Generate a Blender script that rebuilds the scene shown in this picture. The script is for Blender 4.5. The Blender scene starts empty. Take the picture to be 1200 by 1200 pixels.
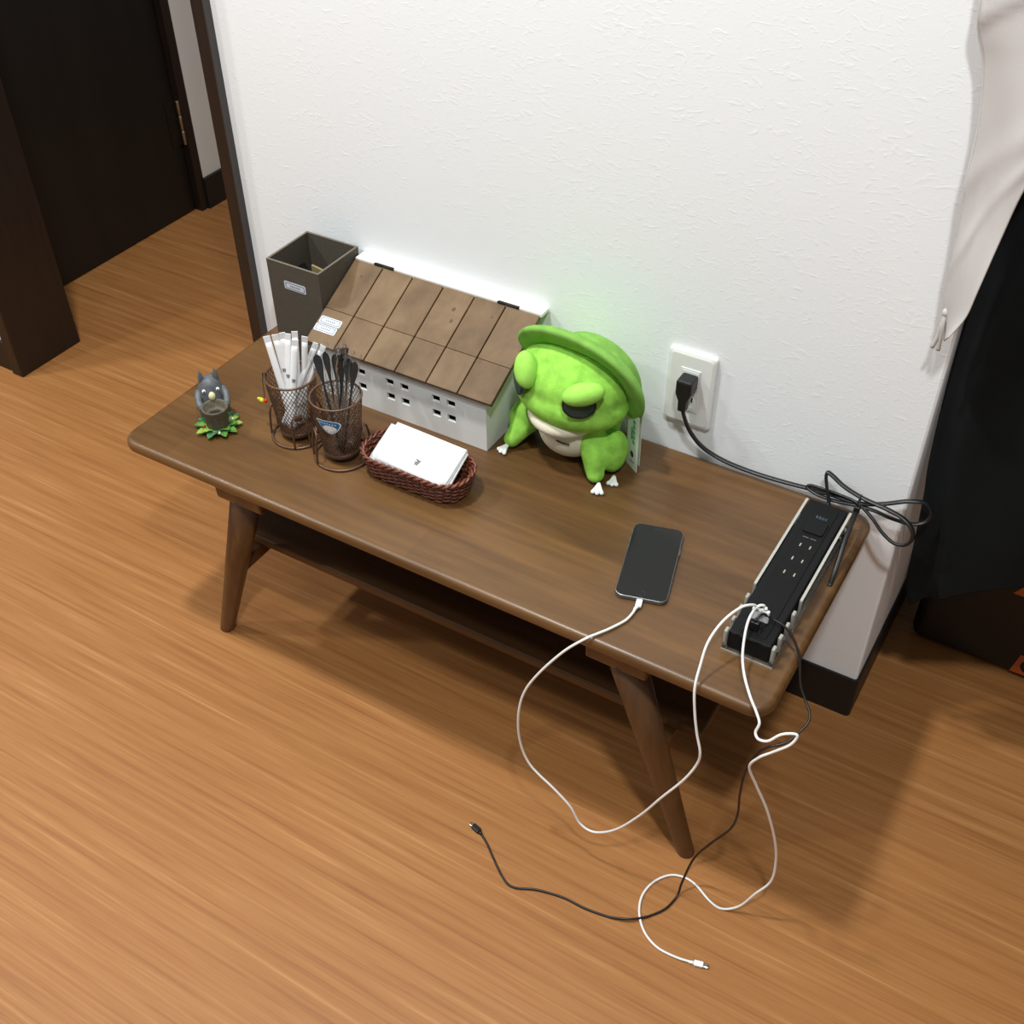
import bpy, bmesh, math, random
from mathutils import Vector, Matrix, Quaternion, noise as mnoise

S = bpy.context.scene
COL = S.collection
PI = math.pi
R_ = random.Random(7)

# ------------------------------------------------------------------ camera
cam_d = bpy.data.cameras.new('camera')
cam = bpy.data.objects.new('camera', cam_d)
COL.objects.link(cam)
def set_cam(loc, yaw, pitch, roll, f):
    fw = Vector((-math.sin(yaw)*math.cos(pitch), math.cos(yaw)*math.cos(pitch), -math.sin(pitch)))
    r = Vector((math.cos(yaw), math.sin(yaw), 0)); u = r.cross(fw)
    c, s = math.cos(roll), math.sin(roll)
    r2, u2 = c*r + s*u, -s*r + c*u
    m = Matrix((r2, u2, -fw)).transposed().to_4x4()
    m.translation = loc
    cam.matrix_world = m
    cam_d.sensor_fit = 'HORIZONTAL'; cam_d.sensor_width = 36
    cam_d.lens = f*36
set_cam(Vector((1.1961, -1.2472, 1.4447)), .5457, .7248, -.0112, 1.3487/1.2)
cam_d.clip_start = .02
S.camera = cam

# ------------------------------------------------------------------ world, lamps, exposure
w = bpy.data.worlds.new('room_ambient'); S.world = w
w.use_nodes = True
w.node_tree.nodes['Background'].inputs[0].default_value = (.96, 1.0, 1.0, 1)
w.node_tree.nodes['Background'].inputs[1].default_value = .18
def lamp(name, loc, size, power, col=(.97, 1, .985)):
    d = bpy.data.lights.new(name, 'AREA'); d.shape = 'DISK'; d.size = size
    d.energy = power; d.color = col
    o = bpy.data.objects.new(name, d); COL.objects.link(o); o.location = loc
    return o
lamp('downlight', (-1.36, -.62, 2.6), .16, 21)
lamp('downlight', (.16, -.62, 2.6), .16, 32.5)
lamp('downlight', (1.34, -1.25, 2.6), .16, 27)
lamp('downlight', (-1.36, -1.65, 2.6), .16, 20)
lamp('downlight', (.16, -1.75, 2.6), .16, 5)
lamp('downlight', (-.55, 1.7, 2.5), .16, 2)
S.view_settings.view_transform = 'Standard'
S.view_settings.look = 'None'
S.view_settings.exposure = 0.165
S.view_settings.gamma = 1
S.view_settings.use_curve_mapping = False

# ------------------------------------------------------------------ materials
def lin(c):
    return tuple(((v/255)/12.92 if v/255 <= .04045 else ((v/255+.055)/1.055)**2.4) for v in c) + (1,)
def mat(name, rgb, rough=.5, metal=0, spec=.5, var=0, var_scale=30, bump=0, bump_scale=60, sheen=0, stretch=(1,1,1), coat=0, trans=0, dark=None):
    m = bpy.data.materials.new(name); m.use_nodes = True
    nt = m.node_tree; b = nt.nodes['Principled BSDF']
    c = lin(rgb)
    b.inputs['Base Color'].default_value = c
    b.inputs['Roughness'].default_value = rough
    b.inputs['Metallic'].default_value = metal
    b.inputs['Specular IOR Level'].default_value = spec
    if sheen:
        b.inputs['Sheen Weight'].default_value = sheen; b.inputs['Sheen Roughness'].default_value = .4
        b.inputs['Sheen Tint'].default_value = c
    if coat: b.inputs['Coat Weight'].default_value = coat; b.inputs['Coat Roughness'].default_value = .15
    if trans: b.inputs['Transmission Weight'].default_value = trans
    if var or bump:
        tc = nt.nodes.new('ShaderNodeTexCoord'); mp = nt.nodes.new('ShaderNodeMapping')
        mp.inputs['Scale'].default_value = stretch
        nt.links.new(tc.outputs['Object'], mp.inputs[0])
    if var:
        n = nt.nodes.new('ShaderNodeTexNoise'); n.inputs['Scale'].default_value = var_scale; n.inputs['Detail'].default_value = 4
        nt.links.new(mp.outputs[0], n.inputs['Vector'])
        mx = nt.nodes.new('ShaderNodeMix'); mx.data_type = 'RGBA'
        d = lin(dark) if dark else tuple(v*(1-var) for v in c[:3])+(1,)
        l = tuple(min(1, v*(1+var*.5)) for v in c[:3])+(1,) if not dark else c
        mx.inputs[6].default_value = d; mx.inputs[7].default_value = l
        rp = nt.nodes.new('ShaderNodeMapRange'); rp.inputs[1].default_value = .3; rp.inputs[2].default_value = .7
        nt.links.new(n.outputs[0], rp.inputs[0]); nt.links.new(rp.outputs[0], mx.inputs[0])
        nt.links.new(mx.outputs[2], b.inputs['Base Color'])
    if bump:
        n = nt.nodes.new('ShaderNodeTexNoise'); n.inputs['Scale'].default_value = bump_scale; n.inputs['Detail'].default_value = 3
        nt.links.new(mp.outputs[0], n.inputs['Vector'])
        bp = nt.nodes.new('ShaderNodeBump'); bp.inputs['Strength'].default_value = bump; bp.inputs['Distance'].default_value = .002
        nt.links.new(n.outputs[0], bp.inputs['Height']); nt.links.new(bp.outputs[0], b.inputs['Normal'])
    return m

def nodes_of(m):
    nt = m.node_tree
    return nt, nt.nodes, nt.links, nt.nodes['Principled BSDF']

def grain_mat(name, stops, sx, sy, sz, rough, spec, scale=1.0, fine=.35, block=None, bump=.05, coat=0, rz=0):
    """wood: noise drawn out along x, with fine fibres and, if asked, glued staves of slightly different tone"""
    m = bpy.data.materials.new(name); m.use_nodes = True
    nt, N, L, b = nodes_of(m)
    tc = N.new('ShaderNodeTexCoord'); mp = N.new('ShaderNodeMapping'); mp.inputs['Scale'].default_value = (sx, sy, sz)
    mp.inputs['Rotation'].default_value = (0, 0, rz)
    L.new(tc.outputs['Object'], mp.inputs[0])
    n1 = N.new('ShaderNodeTexNoise'); n1.inputs['Scale'].default_value = scale; n1.inputs['Detail'].default_value = 5; n1.inputs['Roughness'].default_value = .6; n1.inputs['Distortion'].default_value = .3
    L.new(mp.outputs[0], n1.inputs['Vector'])
    mp2 = N.new('ShaderNodeMapping'); mp2.inputs['Scale'].default_value = (sx*2.2, sy*4, sz*4); mp2.inputs['Rotation'].default_value = (0, 0, rz)
    L.new(tc.outputs['Object'], mp2.inputs[0])
    n2 = N.new('ShaderNodeTexNoise'); n2.inputs['Scale'].default_value = scale; n2.inputs['Detail'].default_value = 3
    L.new(mp2.outputs[0], n2.inputs['Vector'])
    ma = N.new('ShaderNodeMath'); ma.operation = 'MULTIPLY_ADD'; ma.inputs[1].default_value = fine
    sub = N.new('ShaderNodeMath'); sub.operation = 'SUBTRACT'; sub.inputs[1].default_value = .5
    L.new(n2.outputs[0], sub.inputs[0]); L.new(sub.outputs[0], ma.inputs[0]); L.new(n1.outputs[0], ma.inputs[2])
    fac = ma.outputs[0]
    if block:
        br = N.new('ShaderNodeTexBrick'); br.inputs['Scale'].default_value = 1
        br.inputs['Brick Width'].default_value = block[0]; br.inputs['Row Height'].default_value = block[1]
        br.inputs['Mortar Size'].default_value = 0; br.offset = .37
        br.inputs['Color1'].default_value = (0, 0, 0, 1); br.inputs['Color2'].default_value = (1, 1, 1, 1)
        L.new(tc.outputs['Object'], br.inputs[0])
        m2 = N.new('ShaderNodeMath'); m2.operation = 'MULTIPLY_ADD'; m2.inputs[1].default_value = block[2]
        s2 = N.new('ShaderNodeMath'); s2.operation = 'SUBTRACT'; s2.inputs[1].default_value = .5
        L.new(br.outputs[0], s2.inputs[0]); L.new(s2.outputs[0], m2.inputs[0]); L.new(fac, m2.inputs[2]); fac = m2.outputs[0]
    cr = N.new('ShaderNodeValToRGB')
    cr.color_ramp.elements[0].position = stops[0][0]; cr.color_ramp.elements[0].color = lin(stops[0][1])
    cr.color_ramp.elements[1].position = stops[-1][0]; cr.color_ramp.elements[1].color = lin(stops[-1][1])
    for p, c in stops[1:-1]:
        e = cr.color_ramp.elements.new(p); e.color = lin(c)
    L.new(fac, cr.inputs[0]); L.new(cr.outputs[0], b.inputs['Base Color'])
    b.inputs['Roughness'].default_value = rough; b.inputs['Specular IOR Level'].default_value = spec
    if coat: b.inputs['Coat Weight'].default_value = coat; b.inputs['Coat Roughness'].default_value = .25
    if bump:
        bp = N.new('ShaderNodeBump'); bp.inputs['Strength'].default_value = bump; bp.inputs['Distance'].default_value = .001
        L.new(fac, bp.inputs['Height']); L.new(bp.outputs[0], b.inputs['Normal'])
    return m

def wallpaper_mat(name, rgb, strength=.13):
    m = bpy.data.materials.new(name); m.use_nodes = True
    nt, N, L, b = nodes_of(m)
    b.inputs['Base Color'].default_value = lin(rgb); b.inputs['Roughness'].default_value = .75; b.inputs['Specular IOR Level'].default_value = .25
    tc = N.new('ShaderNodeTexCoord')
    n1 = N.new('ShaderNodeTexNoise'); n1.inputs['Scale'].default_value = 260; n1.inputs['Detail'].default_value = 3
    # sparse trowel strokes: stretched noise, warped, thresholded into short ridges
    mp = N.new('ShaderNodeMapping'); mp.inputs['Rotation'].default_value = (0, -.7, 0); mp.inputs['Scale'].default_value = (38, 38, 85)
    L.new(tc.outputs['Object'], mp.inputs[0]); L.new(tc.outputs['Object'], n1.inputs['Vector'])
    n2 = N.new('ShaderNodeTexNoise'); n2.inputs['Scale'].default_value = 1; n2.inputs['Detail'].default_value = 4; n2.inputs['Distortion'].default_value = 2.2
    L.new(mp.outputs[0], n2.inputs['Vector'])
    rp = N.new('ShaderNodeMapRange'); rp.inputs[1].default_value = .56; rp.inputs[2].default_value = .72
    L.new(n2.outputs[0], rp.inputs[0])
    ad = N.new('ShaderNodeMath'); ad.operation = 'MULTIPLY_ADD'; ad.inputs[1].default_value = .45
    L.new(n1.outputs[0], ad.inputs[0]); L.new(rp.outputs[0], ad.inputs[2])
    bp = N.new('ShaderNodeBump'); bp.inputs['Strength'].default_value = strength; bp.inputs['Distance'].default_value = .0016
    L.new(ad.outputs[0], bp.inputs['Height']); L.new(bp.outputs[0], b.inputs['Normal'])
    return m

def clear_mat(name, tint, gloss_rough, base_gloss, fres=1.45, haze=0.0, haze_rgb=(230, 230, 225)):
    m = bpy.data.materials.new(name); m.use_nodes = True
    nt, N, L, b = nodes_of(m); N.remove(b)
    out = N['Material Output']
    t = N.new('ShaderNodeBsdfTransparent'); t.inputs[0].default_value = tint
    g = N.new('ShaderNodeBsdfGlossy'); g.inputs['Roughness'].default_value = gloss_rough
    fr = N.new('ShaderNodeFresnel'); fr.inputs[0].default_value = fres
    ad = N.new('ShaderNodeMath'); ad.operation = 'ADD'; ad.inputs[1].default_value = base_gloss; ad.use_clamp = True
    L.new(fr.outputs[0], ad.inputs[0])
    mx = N.new('ShaderNodeMixShader'); L.new(ad.outputs[0], mx.inputs[0]); L.new(t.outputs[0], mx.inputs[1]); L.new(g.outputs[0], mx.inputs[2])
    d = N.new('ShaderNodeBsdfDiffuse'); d.inputs[0].default_value = lin(haze_rgb)
    m2 = N.new('ShaderNodeMixShader'); m2.inputs[0].default_value = haze
    L.new(mx.outputs[0], m2.inputs[1]); L.new(d.outputs[0], m2.inputs[2]); L.new(m2.outputs[0], out.inputs[0])
    return m

M = {}
M['floor'] = grain_mat('floor_vinyl', [(.22, (136, 85, 45)), (.46, (158, 105, 58)), (.60, (164, 112, 64)), (.82, (188, 136, 86))], 2.6, 85, 1, .5, .28, fine=.5, bump=.015)
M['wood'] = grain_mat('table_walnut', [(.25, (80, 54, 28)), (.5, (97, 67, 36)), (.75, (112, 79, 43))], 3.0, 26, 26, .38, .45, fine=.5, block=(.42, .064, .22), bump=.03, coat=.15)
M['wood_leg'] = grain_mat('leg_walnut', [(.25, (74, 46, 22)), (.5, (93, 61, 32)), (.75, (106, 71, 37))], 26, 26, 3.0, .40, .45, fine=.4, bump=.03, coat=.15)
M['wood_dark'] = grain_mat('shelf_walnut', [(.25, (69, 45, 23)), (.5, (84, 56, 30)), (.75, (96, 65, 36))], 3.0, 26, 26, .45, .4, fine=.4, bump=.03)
M['wall'] = wallpaper_mat('white_wallpaper', (241, 243, 245))
M['wall2'] = wallpaper_mat('corridor_wallpaper', (222, 218, 212), .06)
M['trim'] = mat('dark_trim', (33, 23, 18), .42, var=.25, var_scale=8, stretch=(14, 14, 1))
M['trim_edge'] = mat('charcoal_trim_edge', (58, 54, 53), .5)
M['door'] = grain_mat('door_laminate', [(.25, (17, 14, 12)), (.5, (22, 18, 15)), (.75, (27, 22, 19))], 16, 16, 1.2, .45, .4, fine=.3, bump=.02)
M['base'] = mat('black_baseboard', (20, 19, 19), .45)
M['steel'] = mat('hinge_steel', (170, 158, 140), .3, 1)
M['white_paint'] = mat('white_painted_wood', (232, 231, 228), .55, var=.05, var_scale=14, bump=.06, bump_scale=90)
M['roof'] = grain_mat('stained_plank', [(.2, (77, 56, 35)), (.45, (102, 78, 52)), (.6, (113, 88, 61)), (.85, (128, 103, 74))], 14, 5, 14, .55, .35, fine=.5, bump=.06)
M['roof2'] = grain_mat('stained_plank_light', [(.2, (84, 64, 41)), (.45, (109, 85, 58)), (.6, (120, 95, 67)), (.85, (133, 109, 80))], 14, 5, 14, .55, .35, fine=.5, bump=.06)
M['knot'] = mat('wood_knot', (82, 56, 38), .6)
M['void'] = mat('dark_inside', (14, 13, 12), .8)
M['iron'] = mat('dark_iron', (42, 34, 28), .5, .6)
M['greyboard'] = mat('grey_covered_board', (84, 77, 67), .8, spec=.2, var=.16, var_scale=420, bump=.15, bump_scale=400)
M['greyboard_in'] = mat('grey_lining', (88, 83, 74), .85, spec=.2)
M['board_edge'] = mat('grey_board_edge', (106, 99, 88), .8, spec=.2)
M['paper'] = mat('white_paper', (240, 240, 241), .8, spec=.2)
M['paper2'] = mat('white_wrapper_seal', (222, 222, 223), .75, spec=.2)
M['sticker'] = mat('white_sticker', (214, 219, 226), .5)
M['sticker_grey'] = mat('grey_sticker', (205, 209, 216), .5)
M['blue_line'] = mat('blue_grey_print', (84, 104, 142), .6)
M['grey_print'] = mat('grey_print', (128, 132, 142), .6)
M['black_print'] = mat('black_print', (40, 40, 42), .6)
M['mark_print'] = mat('dark_grey_print', (112, 112, 110), .7)
M['bronze'] = mat('brown_coated_wire', (98, 70, 53), .38, .35, spec=.6)
M['spoon'] = mat('black_plastic_spoon', (14, 14, 14), .3, spec=.45)
M['film'] = clear_mat('clear_film', (.985, .985, .985, 1), .10, .018, 1.3, .016)
M['acrylic'] = clear_mat('clear_acrylic', (.965, .97, .965, 1), .05, .02, 1.40, .025)
M['acrylic_edge'] = clear_mat('acrylic_edge_highlight', (.95, .95, .93, 1), .12, .08, 1.5, .34, (238, 236, 228))  # whitish diffuse haze paints bright highlights into the clear edges and fingers
M['badge_blue'] = mat('badge_blue', (28, 118, 176), .35)
M['badge_white'] = mat('badge_white', (236, 240, 242), .35)
M['charm_yellow'] = mat('charm_yellow_green', (190, 200, 40), .35)
M['charm_red'] = mat('charm_red', (215, 60, 22), .35)
M['fig_grey'] = mat('painted_grey_resin', (92, 95, 99), .5, var=.18, var_scale=120)
M['fig_cream'] = mat('painted_cream_resin', (226, 218, 168), .5)
M['fig_white'] = mat('painted_white_resin', (235, 235, 230), .4)
M['fig_black'] = mat('painted_black_resin', (24, 24, 24), .35)
M['pot'] = mat('pot_stone_resin', (94, 86, 70), .7, var=.3, var_scale=160, bump=.2, bump_scale=250)
M['soil'] = mat('pot_dark_hole', (30, 20, 14), .9)
M['leaf'] = mat('ivy_leaf', (96, 146, 68), .3, var=.45, var_scale=90)
M['leaf2'] = mat('ivy_leaf_pale', (150, 184, 84), .3, var=.4, var_scale=90)
M['leaf3'] = mat('ivy_leaf_dark', (74, 122, 76), .28, var=.4, var_scale=90)
M['berry_red'] = mat('berry_red', (180, 40, 24), .3)
M['berry_white'] = mat('berry_white', (225, 232, 212), .3)
M['wicker'] = mat('red_brown_wicker', (112, 58, 40), .4, var=.45, var_scale=120, spec=.5)
M['plush'] = mat('green_plush', (153, 213, 84), .85, spec=.15, var=.28, var_scale=55, bump=.25, bump_scale=900, sheen=.35)
M['plush_dark'] = mat('leaf_green_plush', (126, 176, 80), .85, spec=.15, var=.22, var_scale=38, bump=.25, bump_scale=900, sheen=.3)
M['plush_cream'] = mat('cream_plush', (222, 214, 190), .85, spec=.15, bump=.25, bump_scale=900, sheen=.2)
M['plush_lid'] = mat('yellow_green_plush', (160, 218, 92), .85, spec=.15, var=.16, var_scale=38, bump=.25, bump_scale=900, sheen=.35)
M['eye'] = mat('dark_green_satin', (38, 64, 54), .32, spec=.55)
M['seam'] = mat('dark_stitching', (28, 30, 24), .7)
M['felt_white'] = mat('white_felt', (232, 236, 230), .8)
M['tag_card'] = mat('tag_card', (214, 224, 208), .5)
M['tag_green'] = mat('tag_green_print', (92, 160, 120), .6)
M['tag_grey'] = mat('tag_grey_print', (140, 140, 132), .6)
M['tag_brown'] = mat('tag_brown_print', (92, 48, 40), .6)
M['plate'] = mat('outlet_white_plastic', (236, 236, 232), .3, spec=.5)
M['plate2'] = mat('outlet_insert_plastic', (226, 226, 222), .35)
M['slot'] = mat('socket_slot', (30, 30, 30), .6)
M['rubber'] = mat('black_rubber', (20, 20, 21), .42, spec=.5)
M['cord'] = mat('black_cord', (24, 23, 24), .38, spec=.5)
M['strip'] = mat('black_strip_plastic', (18, 18, 19), .6, spec=.2)
M['strip_dark'] = mat('black_strip_panel', (16, 16, 17), .55, spec=.2)
M['brass'] = mat('slot_metal', (178, 172, 160), .45, .3)
M['logo_blue'] = mat('logo_blue_grey', (86, 104, 122), .5)
M['usb_white'] = mat('white_usb_plastic', (238, 240, 242), .3)
M['cable_white'] = mat('white_cable', (234, 232, 228), .45)
M['cable_black'] = mat('black_cable', (26, 20, 18), .45)
M['metal'] = mat('connector_metal', (205, 203, 198), .3, 1)
M['glassy'] = mat('black_phone_glass', (24, 24, 23), .12, spec=.35)
M['alu'] = mat('grey_aluminium', (132, 133, 136), .35, .8)
M['home'] = mat('home_button_ring', (40, 40, 40), .3)
M['cloth_w'] = mat('white_cotton', (194, 189, 187), .9, spec=.1, var=.03, var_scale=18, bump=.08, bump_scale=700)
M['cloth_b'] = mat('black_cotton', (17, 19, 20), .9, spec=.15, var=.25, var_scale=14, bump=.1, bump_scale=700)
M['box_b'] = mat('black_printed_board', (22, 17, 14), .55)
M['orange'] = mat('orange_print', (190, 96, 44), .6)

# ------------------------------------------------------------------ mesh builder
class MB:
    def __init__(s): s.v = []; s.f = []; s.m = []; s.sm = []
    def add(s, vs, fs, mi=0, smooth=False, mtx=None):
        b = len(s.v)
        s.v += [tuple(mtx @ Vector(v)) if mtx else tuple(v) for v in vs]
        for f in fs:
            s.f.append(tuple(i+b for i in f)); s.m.append(mi); s.sm.append(smooth)
        return s
    def from_bm(s, bm, mi=0, smooth=False, mtx=None):
        bm.verts.index_update()
        vs = [v.co.copy() for v in bm.verts]; fs = [[v.index for v in f.verts] for f in bm.faces]
        bm.free(); return s.add(vs, fs, mi, smooth, mtx)
    def box(s, c, d, bev=0, seg=2, mi=0, mtx=None, smooth=False):
        bm = bmesh.new(); bmesh.ops.create_cube(bm, size=1)
        for v in bm.verts: v.co = Vector((v.co.x*d[0], v.co.y*d[1], v.co.z*d[2]))
        if bev: bmesh.ops.bevel(bm, geom=bm.edges[:], offset=bev, segments=seg, affect='EDGES', profile=.5)
        mm = Matrix.Translation(c)
        return s.from_bm(bm, mi, smooth, mtx @ mm if mtx else mm)
    def lathe(s, prof, n=32, c=(0,0,0), mi=0, mtx=None, cap0=False, cap1=False, smooth=True, sx=1, sy=1):
        vs = []; fs = []
        for r, z in prof:
            for i in range(n):
                a = 2*PI*i/n; vs.append((c[0]+r*math.cos(a)*sx, c[1]+r*math.sin(a)*sy, c[2]+z))
        for k in range(len(prof)-1):
            for i in range(n):
                j = (i+1) % n; fs.append((k*n+i, k*n+j, (k+1)*n+j, (k+1)*n+i))
        if cap0: fs.append(tuple(reversed(range(n))))
        if cap1: fs.append(tuple((len(prof)-1)*n+i for i in range(n)))
        return s.add(vs, fs, mi, smooth, mtx)
    def ell(s, c, r, n=28, m=18, mi=0, mtx=None):
        prof = [(max(1e-5, math.sin(PI*k/m)), -math.cos(PI*k/m)) for k in range(m+1)]
        mm = Matrix.Translation(c) @ Matrix.Diagonal((r[0], r[1], r[2], 1))
        if mtx: mm = Matrix.Translation(c) @ mtx @ Matrix.Diagonal((r[0], r[1], r[2], 1))
        return s.lathe(prof, n, mi=mi, mtx=mm)
    def tube(s, pts, r, n=8, mi=0, closed=False, caps=True, flat=None):
        """round (or flattened: flat=(wide, high)) tube along points; r may be a list"""
        P = [Vector(p) for p in pts]; N = len(P)
        rr = r if isinstance(r, (list, tuple)) else [r]*N
        T = []
        for i in range(N):
            a = P[(i-1) % N] if closed or i else P[0]; b = P[(i+1) % N] if closed or i < N-1 else P[-1]
            t = (b-a); T.append(t.normalized() if t.length > 1e-9 else Vector((0, 0, 1)))
        up = Vector((0, 0, 1)) if abs(T[0].z) < .9 else Vector((1, 0, 0))
        nrm = (up - T[0]*up.dot(T[0])).normalized()
        vs = []; fs = []
        for i in range(N):
            if i:
                q = T[i-1].rotation_difference(T[i]); nrm = q @ nrm
                nrm = (nrm - T[i]*nrm.dot(T[i])).normalized()
            bn = T[i].cross(nrm)
            for k in range(n):
                a = 2*PI*k/n
                if flat: o = bn*math.cos(a)*flat[0] + nrm*math.sin(a)*flat[1]
                else: o = (bn*math.cos(a) + nrm*math.sin(a))*rr[i]
                vs.append(P[i]+o)
        M_ = N if closed else N-1
        for i in range(M_):
            i2 = (i+1) % N
            for k in range(n):
                k2 = (k+1) % n; fs.append((i*n+k, i*n+k2, i2*n+k2, i2*n+k))
        if caps and not closed:
            fs.append(tuple(reversed(range(n)))); fs.append(tuple((N-1)*n+k for k in range(n)))
        return s.add(vs, fs, mi, True)
    def prism(s, poly, z0, z1, mi=0, mtx=None, bev=0):
        """polygon in xy extruded in z"""
        n = len(poly)
        bm = bmesh.new()
        lo = [bm.verts.new((x, y, z0)) for x, y in poly]; hi = [bm.verts.new((x, y, z1)) for x, y in poly]
        bm.faces.new(list(reversed(lo))); bm.faces.new(hi)
        for i in range(n):
            j = (i+1) % n; bm.faces.new((lo[i], lo[j], hi[j], hi[i]))
        bmesh.ops.recalc_face_normals(bm, faces=bm.faces[:])
        if bev: bmesh.ops.bevel(bm, geom=bm.edges[:], offset=bev, segments=2, affect='EDGES', profile=.5)
        return s.from_bm(bm, mi, False, mtx)
    def grid(s, fn, nu, nv, mi=0, smooth=True, thick=0):
        vs = [fn(i/nu, j/nv) for j in range(nv+1) for i in range(nu+1)]
        fs = [(j*(nu+1)+i, j*(nu+1)+i+1, (j+1)*(nu+1)+i+1, (j+1)*(nu+1)+i) for j in range(nv) for i in range(nu)]
        return s.add(vs, fs, mi, smooth)

def worldloc(o):
    v = Vector((0, 0, 0))
    while o: v += o.location; o = o.parent
    return v
def obj(name, mb, mats, parent=None, loc=None, smooth_angle=None):
    """ONE mesh object from world-space builder data"""
    if not isinstance(mats, (list, tuple)): mats = [mats]
    off = Vector(loc) if loc else (worldloc(parent) if parent else Vector((0, 0, 0)))
    me = bpy.data.meshes.new(name)
    me.from_pydata([tuple(Vector(v)-off) for v in mb.v], [], mb.f)
    for m in mats: me.materials.append(M[m] if isinstance(m, str) else m)
    me.polygons.foreach_set('material_index', mb.m); me.polygons.foreach_set('use_smooth', mb.sm)
    me.update()
    o = bpy.data.objects.new(name, me); COL.objects.link(o)
    if parent: o.parent = parent
    if loc: o.location = Vector(loc) - (worldloc(parent) if parent else Vector((0,0,0)))
    return o
def tag(o, label, cat, group=None, kind=None):
    o['label'] = label; o['category'] = cat
    if group: o['group'] = group
    if kind: o['kind'] = kind
    return o
def thing(name, label, cat, loc, group=None):
    o = bpy.data.objects.new(name, None); COL.objects.link(o); o.location = loc
    o.empty_display_size = .02
    return tag(o, label, cat, group)
def struct(name, mb, mats, parent=None, loc=None):
    o = obj(name, mb, mats, parent, loc)
    if not parent: o['kind'] = 'structure'
    return o
def mod_bevel(o, w, seg=2):
    b = o.modifiers.new('bevel', 'BEVEL'); b.width = w; b.segments = seg; b.limit_method = 'ANGLE'; b.angle_limit = math.radians(40)
def crom(pts, per=6, closed=False):
    P = [Vector(p) for p in pts]; out = []; n = len(P)
    for i in range(n if closed else n-1):
        if closed: a, b, c, d = P[(i-1) % n], P[i], P[(i+1) % n], P[(i+2) % n]
        else: a, b, c, d = P[max(i-1, 0)], P[i], P[i+1], P[min(i+2, n-1)]
        for k in range(per):
            t = k/per
            out.append(.5*((2*b)+(c-a)*t+(2*a-5*b+4*c-d)*t*t+(3*b-a-3*c+d)*t*t*t))
    if not closed: out.append(P[-1])
    return out
def smooth_pts(pts, it=2):
    P = [Vector(p) for p in pts]
    for _ in range(it):
        P = [P[0]] + [(P[i-1]+2*P[i]+P[i+1])/4 for i in range(1, len(P)-1)] + [P[-1]]
    return P
def rrect(cx, cy, w, d, r, n=6):
    o = []
    for (sx, sy, a0) in ((1, 1, 0), (-1, 1, PI/2), (-1, -1, PI), (1, -1, 1.5*PI)):
        for k in range(n+1):
            a = a0+PI/2*k/n; o.append((cx+sx*(w/2-r)+r*math.cos(a), cy+sy*(d/2-r)+r*math.sin(a)))
    return o
def frame_mtx(o, x, n):
    """matrix with local x along x, local z along n, origin o"""
    n = Vector(n).normalized(); x = Vector(x); x = (x - n*x.dot(n)).normalized(); y = n.cross(x)
    m = Matrix((x, y, n)).transposed().to_4x4(); m.translation = Vector(o); return m

H = .404            # table top height

# ------------------------------------------------------------------ setting
fl = MB(); fl.box((.6, -.2, -.05), (6.4, 6.4, .1)); struct('floor', fl, 'floor')

b = MB(); b.box((.4955, .17, 1.3), (1.111, .34, 2.6)); wb = struct('wall_back', b, 'wall'); mod_bevel(wb, .004)
# baseboard wraps the wall's front and right end, rounded at the free corner
bb = MB()
poly = [(-.056, .001), (-.056, -.004), (1.047, -.004)]
poly += [(1.047+.008*math.sin(t*PI/12), .004-.008*math.cos(t*PI/12)) for t in range(1, 7)]
poly += [(1.055, .34), (1.0505, .34), (1.0505, .001)]
bb.prism(poly, 0, .083); struct('baseboard_back', bb, 'base')
# end casing of the wall beside the opening
t = MB(); t.box((-.0705, .07, 1.3), (.023, .166, 2.6)); tl = struct('trim_1', t, 'trim')
t = MB(); t.box((-.0575, -.0065, 1.3), (.003, .0128, 2.6)); struct('edge_strip', t, 'trim_edge', tl)

# left jamb of the opening, wall to its left
t = MB(); t.box((-.8205, .071, 1.3), (.034, .168, 2.6), .003); struct('trim_2', t, 'trim')
b = MB(); b.box((-1.44, .077, 1.3), (1.206, .152, 2.6)); struct('wall_left', b, 'wall')
b = MB(); b.box((-1.44, -.002, .0365), (1.204, .009, .073)); struct('baseboard_left', b, 'base')
# corridor behind: wall plane, door with hinge, frame
b = MB(); b.box((-1.06, 1.9, 1.3), (.12, 2.2, 2.6)); struct('wall_corridor', b, 'wall2')
b = MB(); b.box((-.996, 1.9, .0425), (.010, 2.204, .085)); struct('baseboard_corridor', b, 'base')
b = MB(); b.box((-1.02, .789, 1.3), (.045, .026, 2.6), .003); struct('trim_3', b, 'trim')
d = thing('door_1', 'dark brown flush door standing in the corridor beyond the opening', 'door', (-1.04, .45, 0)); d['kind'] = 'structure'
del d['category']; del d['label']
b = MB(); b.box((-1.04, .445, 1.03), (.04, .655, 2.05), .002); obj('door_leaf', b, 'door', d)
hg = MB(); hg.box((-1.0185, .757, .244), (.003, .034, .118), .001); hp = obj('hinge', hg, 'iron', d)
kn = MB()
for z0, z1 in ((.186, .222), (.2235, .262), (.2635, .302)):
    kn.lathe([(.001, z0), (.006, z0), (.0066, z0+.001), (.0066, z1-.001), (.006, z1), (.001, z1)], 14, (-1.0105, .776, 0))
obj('hinge_knuckle', kn, 'steel', hp)

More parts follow.
